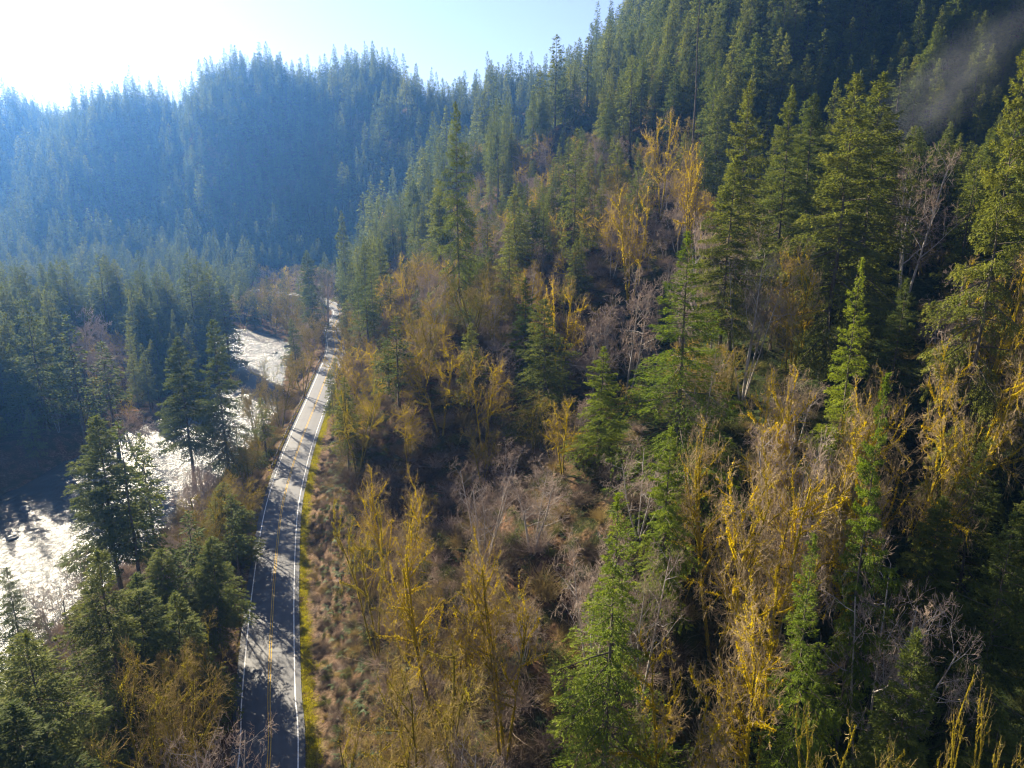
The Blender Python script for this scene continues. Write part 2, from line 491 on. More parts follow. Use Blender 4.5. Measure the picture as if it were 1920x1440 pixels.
# ------------------------------------------------------------------ river
def water_mat():
    m, N, L = new_mat('river_water')
    tc = N.new('ShaderNodeTexCoord')
    mp = N.new('ShaderNodeMapping'); mp.inputs['Scale'].default_value = (1.0, 0.6, 1)
    L.new(tc.outputs['Object'], mp.inputs[0])
    n1 = N.new('ShaderNodeTexNoise'); n1.inputs['Scale'].default_value = 0.8; n1.inputs['Detail'].default_value = 6; n1.inputs['Roughness'].default_value = 0.65
    n1.inputs['Distortion'].default_value = 1.2
    L.new(mp.outputs[0], n1.inputs[0])
    n2 = N.new('ShaderNodeTexNoise'); n2.inputs['Scale'].default_value = 0.09; n2.inputs['Detail'].default_value = 3
    L.new(mp.outputs[0], n2.inputs[0])
    p = N.new('ShaderNodeBsdfPrincipled'); p.inputs['Roughness'].default_value = 0.25
    p.inputs['IOR'].default_value = 1.33
    rr = ramp(N, [(0.45, (0.012, 0.02, 0.022)), (0.72, (0.05, 0.06, 0.06))]); L.new(n2.outputs[0], rr.inputs[0])
    L.new(rr.outputs[0], p.inputs['Base Color'])
    bp = N.new('ShaderNodeBump'); bp.inputs['Strength'].default_value = 1.0; bp.inputs['Distance'].default_value = 0.6
    L.new(n1.outputs[0], bp.inputs['Height']); L.new(bp.outputs[0], p.inputs['Normal'])
    o = N.new('ShaderNodeOutputMaterial'); L.new(p.outputs[0], o.inputs[0])
    return m


def build_river():
    P = RIV[:, :2]
    T = np.gradient(P, axis=0); T /= np.linalg.norm(T, axis=1)[:, None]
    Nn = np.stack([T[:, 1], -T[:, 0]], -1)
    V = []
    for k in np.linspace(-1, 1, 9):
        V.append(np.concatenate([P + Nn * (RIV[:, 2:3] + 7) * k, np.full((len(P), 1), -6.0)], 1))
    V = np.stack(V, 1)
    me = mesh_from('river', V.reshape(-1, 3), grid_faces(9, len(P))[:, ::-1], [water_mat()])
    o = link('river', me)
    tag(o, 'rippling river glittering in low sun left of the road', kind='structure')


build_river()


# ------------------------------------------------------------------ mesh kit
class Kit:
    def __init__(s):
        s.V = []; s.F = []; s.T = []; s.n = 0

    def add(s, V, Fq, tone):
        V = np.asarray(V, float).reshape(-1, 3)
        s.V.append(V); s.F.append(np.asarray(Fq).reshape(-1, 4) + s.n)
        s.T.append(np.broadcast_to(tone, (len(V),)) if np.ndim(tone) == 0 else np.asarray(tone))
        s.n += len(V)

    def get(s):
        return np.vstack(s.V), np.vstack(s.F), np.concatenate(s.T)

    def mesh(s, name, mat, smooth_=False):
        V, Fq, T = s.get()
        return mesh_from(name, V, Fq, [mat], tone=T, smooth_=smooth_)


def frames(D):
    D = D / np.maximum(np.linalg.norm(D, axis=1), 1e-9)[:, None]
    up = np.where(np.abs(D[:, 2:3]) > 0.9, np.array([[1., 0, 0]]), np.array([[0, 0, 1.]]))
    A = np.cross(D, up); A /= np.linalg.norm(A, axis=1)[:, None]
    B = np.cross(D, A)
    return D, A, B


def tubes(kit, P0, P1, R0, R1, sides, tone):
    P0 = np.asarray(P0, float); P1 = np.asarray(P1, float); R0 = np.asarray(R0, float); R1 = np.asarray(R1, float)
    n = len(P0)
    if not n:
        return
    D, A, B = frames(P1 - P0)
    ang = np.arange(sides) * 2 * math.pi / sides
    c = np.cos(ang)[None, :, None]; s = np.sin(ang)[None, :, None]
    ring = A[:, None] * c + B[:, None] * s
    V = np.concatenate([P0[:, None] + ring * R0[:, None, None], P1[:, None] + ring * R1[:, None, None]], 1)
    i = np.arange(sides); j = (i + 1) % sides
    q = np.stack([i, j, j + sides, i + sides], -1)
    Fq = q[None] + (np.arange(n) * 2 * sides)[:, None, None]
    t = np.repeat(np.broadcast_to(tone, (n,)), 2 * sides)
    kit.add(V, Fq, t)


def leaves(kit, C, D, L_, W_, Nrm, tone):
    """diamond shaped blades: base at C, direction D, length L_, width W_"""
    n = len(C)
    D = D / np.linalg.norm(D, axis=1)[:, None]
    S = np.cross(D, Nrm); S /= np.maximum(np.linalg.norm(S, axis=1), 1e-6)[:, None]
    L_ = np.broadcast_to(L_, (n,))[:, None]; W_ = np.broadcast_to(W_, (n,))[:, None]
    V = np.stack([C, C + D * L_ * 0.45 + S * W_ * 0.5, C + D * L_, C + D * L_ * 0.45 - S * W_ * 0.5], 1)
    Fq = np.arange(n * 4).reshape(n, 4)
    kit.add(V, Fq, np.repeat(np.broadcast_to(tone, (n,)), 4))


# ------------------------------------------------------------------ conifers (built 40 m tall, scaled per tree)
def conifer(seed, H=40.0, R=5.5, cb=0.12, nb=170, per=170, ll=0.5, lw=0.16, droop=0.5, shape=0.85, ragged=0.25, gap=0.12, tsides=7):
    rg = np.random.default_rng(seed)
    tr = Kit(); fo = Kit()
    nseg = 10
    zs = np.linspace(0, H, nseg + 1)
    bend = np.cumsum(rg.normal(0, 0.09, (nseg + 1, 2)), 0); bend -= bend[0]
    rad = 0.44 * (1 - zs / H) ** 1.15 + 0.012
    rad[0] *= 1.25
    pts = np.concatenate([bend, zs[:, None]], 1)
    tubes(tr, pts[:-1], pts[1:], rad[:-1], rad[1:], tsides, 0.5)
    ph = rg.uniform(0, 6.28, 4)
    for b in range(nb):
        tp = ((b + rg.uniform(0, 1)) / nb) ** 0.92
        t = cb + (1 - cb) * tp
        if rg.random() < gap * (1 - tp):
            continue
        z = t * H
        az = b * 2.399963 + rg.normal(0, 0.5)
        prof = ((1 - tp) ** shape * 0.75 + 0.25 * (1 - tp ** 1.6)) * min(1, 0.6 + tp * 4) + 0.03
        irr = 1 + ragged * (math.sin(az + ph[0]) * math.sin(tp * 9 + ph[1]) + 0.8 * math.sin(2 * az + tp * 17 + ph[2])) + rg.normal(0, ragged * 0.45)
        Lb = max(0.35, R * prof * max(0.3, irr))
        el = math.radians(-14 + 48 * tp ** 1.4 + rg.normal(0, 7))
        h = np.array([math.cos(az), math.sin(az), 0]); side = np.array([-math.sin(az), math.cos(az), 0])
        c0 = np.array([np.interp(z, zs, pts[:, 0]), np.interp(z, zs, pts[:, 1]), z])
        dr = droop * (0.7 + 0.6 * rg.random()) * (1 - tp * 0.7)

        def pos(s):
            s = np.asarray(s)
            zz = Lb * (math.tan(el) * s - dr * 0.35 * s ** 2 + 0.12 * dr * s ** 4 * 1.5)
            return c0 + h * (Lb * s)[..., None] + np.array([0, 0, 1.]) * zz[..., None]
        sp = np.array([0, 0.35, 0.7, 1.0]); bp_ = pos(sp)
        br = 0.02 + 0.014 * Lb
        tubes(tr, bp_[:-1], bp_[1:], br * (1 - sp[:-1] * 0.8), br * (1 - sp[1:] * 0.8), 3, 0.5)
        n = max(5, int(per * (Lb / R) ** 1.2 * (0.75 + 0.5 * rg.random())))
        nj = max(4, int(5 + 2.6 * Lb))
        sj = 0.14 + 0.86 * (np.arange(nj) + rg.random(nj)) / nj
        wj = np.where(np.arange(nj) % 2 == 0, 1.0, -1.0) * rg.uniform(0.55, 1.15, nj)
        wj[-1] *= 0.15
        toj = rg.normal(0, 0.14, nj); hj = rg.uniform(0.5, 1.5, nj)
        wmj = Lb * (0.08 + 0.36 * np.sin(np.pi * np.clip(1 - sj, 0, 1) ** 0.8)) + 0.15
        j = rg.integers(0, nj, n)
        q = rg.random(n) ** 0.8
        s = np.clip(sj[j] + 0.16 * q, 0, 1.04)
        wv = wj[j] * q
        C = pos(s) + side * (wv * wmj[j] + rg.normal(0, 0.05 + 0.02 * ll, n))[:, None] + h * rg.normal(0, 0.08 + 0.1 * ll, (n, 1))
        C[:, 2] -= np.abs(wv) * wmj[j] * (0.15 + 0.55 * dr) * hj[j] + rg.random(n) ** 2 * ll * 0.9 - 0.06
        D = h * (0.75 + rg.normal(0, .3, n))[:, None] + side * (wj[j] * 0.9 + rg.normal(0, .4, n))[:, None]
        D[:, 2] += rg.normal(-0.25 - 0.35 * dr, 0.30, n) + 0.5 * tp
        Nm = np.tile(np.array([0, 0, 1.]), (n, 1)) + rg.normal(0, 0.45, (n, 3))
        l_ = ll * rg.uniform(0.6, 1.35, n)
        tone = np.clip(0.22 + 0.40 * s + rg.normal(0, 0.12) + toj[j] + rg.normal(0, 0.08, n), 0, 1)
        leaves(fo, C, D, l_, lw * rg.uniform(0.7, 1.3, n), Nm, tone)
    # leader
    n = max(6, per // 5)
    C = np.stack([rg.normal(0, .10, n), rg.normal(0, .10, n), H - rg.random(n) * 1.8], -1) + np.array([pts[-1, 0], pts[-1, 1], 0])
    D = np.stack([rg.normal(0, .6, n), rg.normal(0, .6, n), np.full(n, 0.9)], -1)
    leaves(fo, C, D, ll * 0.8, lw, rg.normal(0, 1, (n, 3)), 0.6)
    return tr, fo


# ------------------------------------------------------------------ bare mossy maples and alders (built 18 m tall)
def bare_tree(seed, H=26.0, stems=3, spread=0.35, counts=(7, 6, 5, 4), twr=0.016, moss_n=9000, up=0.35, ml=0.19, curl=0.18):
    rg = np.random.default_rng(seed)
    S = {k: [] for k in range(5)}

    def grow(p, d, L, r, lv, nst):
        st = L / nst
        pts = [p]; ds = [d]
        for i in range(nst):
            d = d + rg.normal(0, curl * [0.5, 1.0, 0.9, 0.45, 0.4][lv], 3) * (0.75 if lv else 0.5)
            d[2] += up * [0.07, 0.12, 0.08, 0.08, 0.05][lv]
            d = d / np.linalg.norm(d)
            q = p + d * st
            r0 = r * (1 - i / nst * 0.72); r1 = r * (1 - (i + 1) / nst * 0.72)
            S[lv].append((p, q, r0, r1))
            p = q
            pts.append(p); ds.append(d)
        if lv >= 4 or lv >= len(counts):
            return
        n = counts[lv]
        for k in range(n):
            f = (0.40 if lv == 0 else 0.20) + (0.60 if lv == 0 else 0.80) * (k + rg.random()) / n
            x = f * nst; i = min(int(x), nst - 1)
            q = pts[i] + (pts[i + 1] - pts[i]) * (x - i)
            dd = ds[i + 1]
            a = rg.normal(0, 1, 3); a -= dd * (a @ dd); a /= np.linalg.norm(a) + 1e-9
            ang = math.radians(rg.uniform(38, 80) if lv < 3 else rg.uniform(14, 36))
            nd = dd * math.cos(ang) + a * math.sin(ang)
            ratio = [0.36, 0.54, 0.62, 0.64][lv]
            LL = L * ratio * (1.15 - 0.55 * f) * rg.uniform(0.7, 1.25)
            grow(q, nd, LL, max(twr, r * (1 - 0.72 * f) * 0.52) if lv < 2 else twr * (1.5 if lv == 2 else 1.0), lv + 1, [0, 4, 3, 2, 2][lv + 1])
    for s in range(stems):
        a = s * 2 * math.pi / stems + rg.normal(0, .4)
        sp = spread * .8 * rg.uniform(0.4, 1.3) if stems > 1 else spread * 0.3
        d = np.array([math.cos(a) * sp, math.sin(a) * sp, 1.0]); d /= np.linalg.norm(d)
        grow(np.array([math.cos(a) * 0.3, math.sin(a) * .3, -0.8]), d, H * rg.uniform(0.74, 0.90), rg.uniform(.24, .36) * (1.25 if stems == 1 else 1), 0, 7)
    tr = Kit(); tw = Kit(); mo = Kit()

    def arr(lv):
        A = S[lv]
        return (np.array([a[0] for a in A]), np.array([a[1] for a in A]), np.array([a[2] for a in A]), np.array([a[3] for a in A])) if A else None
    for lv, sd in ((0, 7), (1, 5), (2, 4)):
        a = arr(lv)
        if a:
            tubes(tr, *a, sd, 0.5)
    for lv in (3, 4):
        a = arr(lv)
        if a:
            tubes(tw, a[0], a[1], np.maximum(a[2], twr), np.full(len(a[0]), twr * 0.45), 3, np.clip(rg.normal(0.5, 0.25, len(a[0])), 0, 1))
    # moss: short shaggy blades all around the limbs and thicker boughs
    P0 = []; P1 = []; RR = []; LVV = []
    for lv in (0, 1, 2, 3):
        a = arr(lv)
        if a:
            P0.append(a[0]); P1.append(a[1]); RR.append(a[2]); LVV.append(np.full(len(a[0]), lv))
    P0 = np.vstack(P0); P1 = np.vstack(P1); RR = np.concatenate(RR); LVV = np.concatenate(LVV)
    ln = np.linalg.norm(P1 - P0, axis=1)
    wgt = ln * np.array([1.2, 1.5, 0.55, 0.02])[LVV] * (0.4 + rg.random(len(ln)))
    sl = (LVV < 3) & (rg.random(len(ln)) < np.array([.65, .7, .55, 0])[LVV]) & (moss_n > 2000)
    if sl.any():
        mr = np.array([.05, .09, .055, 0])[LVV[sl]] * ml / .30 * rg.uniform(.45, 1.4, sl.sum())
        up_ = np.array([0, 0, 1.]) * (mr * .35)[:, None]
        tubes(mo, P0[sl] + up_, P1[sl] + up_, RR[sl] + mr * .6, RR[sl] * .85 + mr * .5, 6, np.clip(rg.normal(.45, .2, sl.sum()), 0, 1))
    k = rg.choice(len(ln), moss_n, p=wgt / wgt.sum())
    f = rg.random(moss_n)[:, None]
    C = P0[k] * (1 - f) + P1[k] * f
    ax = P1[k] - P0[k]; ax /= np.linalg.norm(ax, axis=1)[:, None]
    rnd = rg.normal(0, 1, (moss_n, 3)); rnd[:, 2] += 0.2
    rad = rnd - ax * (rnd * ax).sum(1)[:, None]; rad /= np.linalg.norm(rad, axis=1)[:, None]
    rr = np.minimum(RR[k] + 0.07 * (LVV[k] < 3), 0.36)[:, None]
    C = C + rad * rr * 0.85
    D = rad * 0.7 + ax * rg.normal(0.2, .5, (moss_n, 1)) + rg.normal(0, .35, (moss_n, 3)); D[:, 2] -= 0.25
    msz = ml * np.array([1.0, 1.0, 0.75, 0.5])[LVV[k]] * rg.uniform(0.5, 1.3, moss_n)
    leaves(mo, C, D, msz, msz * 0.55, rg.normal(0, 1, (moss_n, 3)), np.clip(rg.normal(0.5, 0.25, moss_n), 0, 1))
    return tr, mo, tw


def merged(name, kits_mats):
    V = []; Fq = []; T = []; I = []; n = 0
    for i, (k, m_) in enumerate(kits_mats):
        v, f, t = k.get()
        V.append(v); Fq.append(f + n); T.append(t); I.append(np.full(len(f), i)); n += len(v)
    return mesh_from(name, np.vstack(V), np.vstack(Fq), [m_ for _, m_ in kits_mats], np.concatenate(I), np.concatenate(T))


LIB = {}


def extent(kits, q):
    V = np.vstack([k.get()[0] for k in kits])
    return float(np.quantile(np.hypot(V[:, 0], V[:, 1]), q)), float(np.quantile(V[:, 2], .999))


def reg_conifer(key, mat, **kw):
    tr, fo = conifer(**kw)
    LIB[key] = dict(kind='conifer', H=kw.get('H', 40.0), R=extent([fo], .97)[0],
                    parts=[('trunk', tr.mesh('fir_trunk', M['bark'])), ('crown', fo.mesh('fir_crown', mat))],
                    one=merged('fir', [(tr, M['bark']), (fo, mat)]))


def reg_bare(key, bark, moss, twig, **kw):
    tr, mo, tw = bare_tree(**kw)
    # moss_n may be small for bare grey trees
    ex = extent([tw], .96)
    LIB[key] = dict(kind='bare', H=ex[1], R=ex[0],
                    parts=[('trunk', tr.mesh('bare_trunk', bark)), ('moss', mo.mesh('bare_moss', moss)), ('twigs', tw.mesh('bare_twigs', twig))],
                    one=merged('bare_tree', [(tr, bark), (mo, moss), (tw, twig)]))


# near / mid / far conifers
for i in range(4):
    reg_conifer('cn%d' % i, M['needle'], seed=10 + i, R=[7.6, 8.6, 7.0, 9.0][i], nb=[140, 135, 130, 120][i], per=950, ll=0.42, lw=0.13, droop=[.5, .8, .4, 1.0][i], ragged=[.2, .3, .25, .35][i], gap=[.08, .15, .2, .2][i], cb=[.08, .14, .3, .1][i])
for i in range(2):
    reg_conifer('cg%d' % i, M['needle_bright'], seed=30 + i, R=[9.5, 5.6][i], nb=[140, 125][i], per=1250, ll=0.34, lw=0.10, droop=[1.1, .8][i], ragged=[.3, .4][i], shape=[1.5, .9][i], gap=[.1, .2][i], cb=.06)
for i in range(6):
    reg_conifer('cm%d' % i, M['needle_pale'] if i in (1, 3, 5) else M['needle'], seed=50 + i, R=[6.4, 5.6, 7.2, 6.0, 5.4, 7.0][i], nb=105, per=200, ll=0.70, lw=0.25, droop=.6, ragged=.28, gap=.15, cb=[.1, .2, .12, .3, .4, .1][i], tsides=5)
for i in range(2):
    reg_conifer('cs%d' % i, M['needle'], seed=70 + i, R=[4.0, 3.4][i], nb=80, per=60, ll=0.8, lw=0.3, droop=.7, ragged=.45, gap=.35, cb=[.35, .5][i], tsides=5)
for i in range(5):
    reg_conifer('cf%d' % i, M['needle_pale'] if i % 2 else M['needle'], seed=90 + i, R=[4.6, 4.0, 5.4, 4.4, 5.0][i], nb=70, per=48, ll=1.3, lw=0.5, droop=.6, ragged=.3, gap=.1, cb=[.15, .3, .1, .4, .2][i], tsides=4)
reg_conifer('cp0', M['needle_pale'], seed=41, R=8.2, nb=140, per=950, ll=.42, lw=.13, droop=.7, ragged=.35, gap=.12, cb=.1)
reg_conifer('cp1', M['needle_pale'], seed=43, R=7.2, nb=130, per=900, ll=.42, lw=.13, droop=.9, ragged=.4, gap=.2, cb=.2)
# near mossy
BT = dict(bark=M['bark_moss'], moss=M['moss_gold'], twig=M['twig_tan'])
BO = dict(bark=M['bark_olive'], moss=M['moss_olive'], twig=M['twig_olive'])
BG = dict(bark=M['bark_pale'], moss=M['moss_olive'], twig=M['twig'])
reg_bare('gn0', seed=201, stems=4, spread=.42, counts=(9, 7, 6, 5), twr=.016, moss_n=17000, **BT)
reg_bare('gn1', seed=202, stems=3, spread=.30, counts=(10, 7, 6, 5), twr=.016, moss_n=15000, **BT)
reg_bare('gn2', seed=203, stems=2, spread=.50, counts=(10, 7, 6, 5), twr=.016, moss_n=12000, curl=.3, **BT)
reg_bare('gk0', seed=204, stems=3, spread=.55, counts=(7, 5, 3, 2), twr=.018, moss_n=13000, curl=.34, up=.25, **BO)   # skeletal
reg_bare('on0', seed=205, stems=4, spread=.40, counts=(8, 7, 6, 4), twr=.017, moss_n=9000, **BO)
reg_bare('on1', seed=206, stems=5, spread=.45, counts=(7, 7, 6, 4), twr=.017, moss_n=7000, **BO)
reg_bare('bn0', seed=207, stems=3, spread=.35, counts=(9, 7, 6, 5), twr=.016, moss_n=900, **BG)
reg_bare('bn1', seed=208, stems=5, spread=.45, counts=(8, 6, 6, 4), twr=.016, moss_n=900, **BG)
for i in range(3):
    reg_bare('gm%d' % i, seed=220 + i, stems=[3, 2, 4][i], spread=.42, counts=(8, 6, 5, 4), twr=.028, moss_n=6500, ml=.30, **BT)
    reg_bare('om%d' % i, seed=230 + i, stems=[3, 4, 2][i], spread=.38, counts=(7, 6, 5, 3), twr=.032, moss_n=3500, ml=.28, **BO)
    reg_bare('bm%d' % i, seed=240 + i, stems=[1, 3, 2][i], spread=.32, counts=(9, 6, 5, 4), twr=.030, moss_n=400, **BG)
for i in range(2):
    reg_bare('gf%d' % i, seed=260 + i, stems=3, spread=.4, counts=(6, 5, 4), twr=.07, moss_n=1500, ml=.8, **BT)
    reg_bare('of%d' % i, seed=264 + i, stems=3, spread=.4, counts=(6, 5, 4), twr=.07, moss_n=900, ml=.7, **BO)
    reg_bare('bf%d' % i, seed=268 + i, stems=2, spread=.35, counts=(7, 5, 5), twr=.065, moss_n=100, **BG)

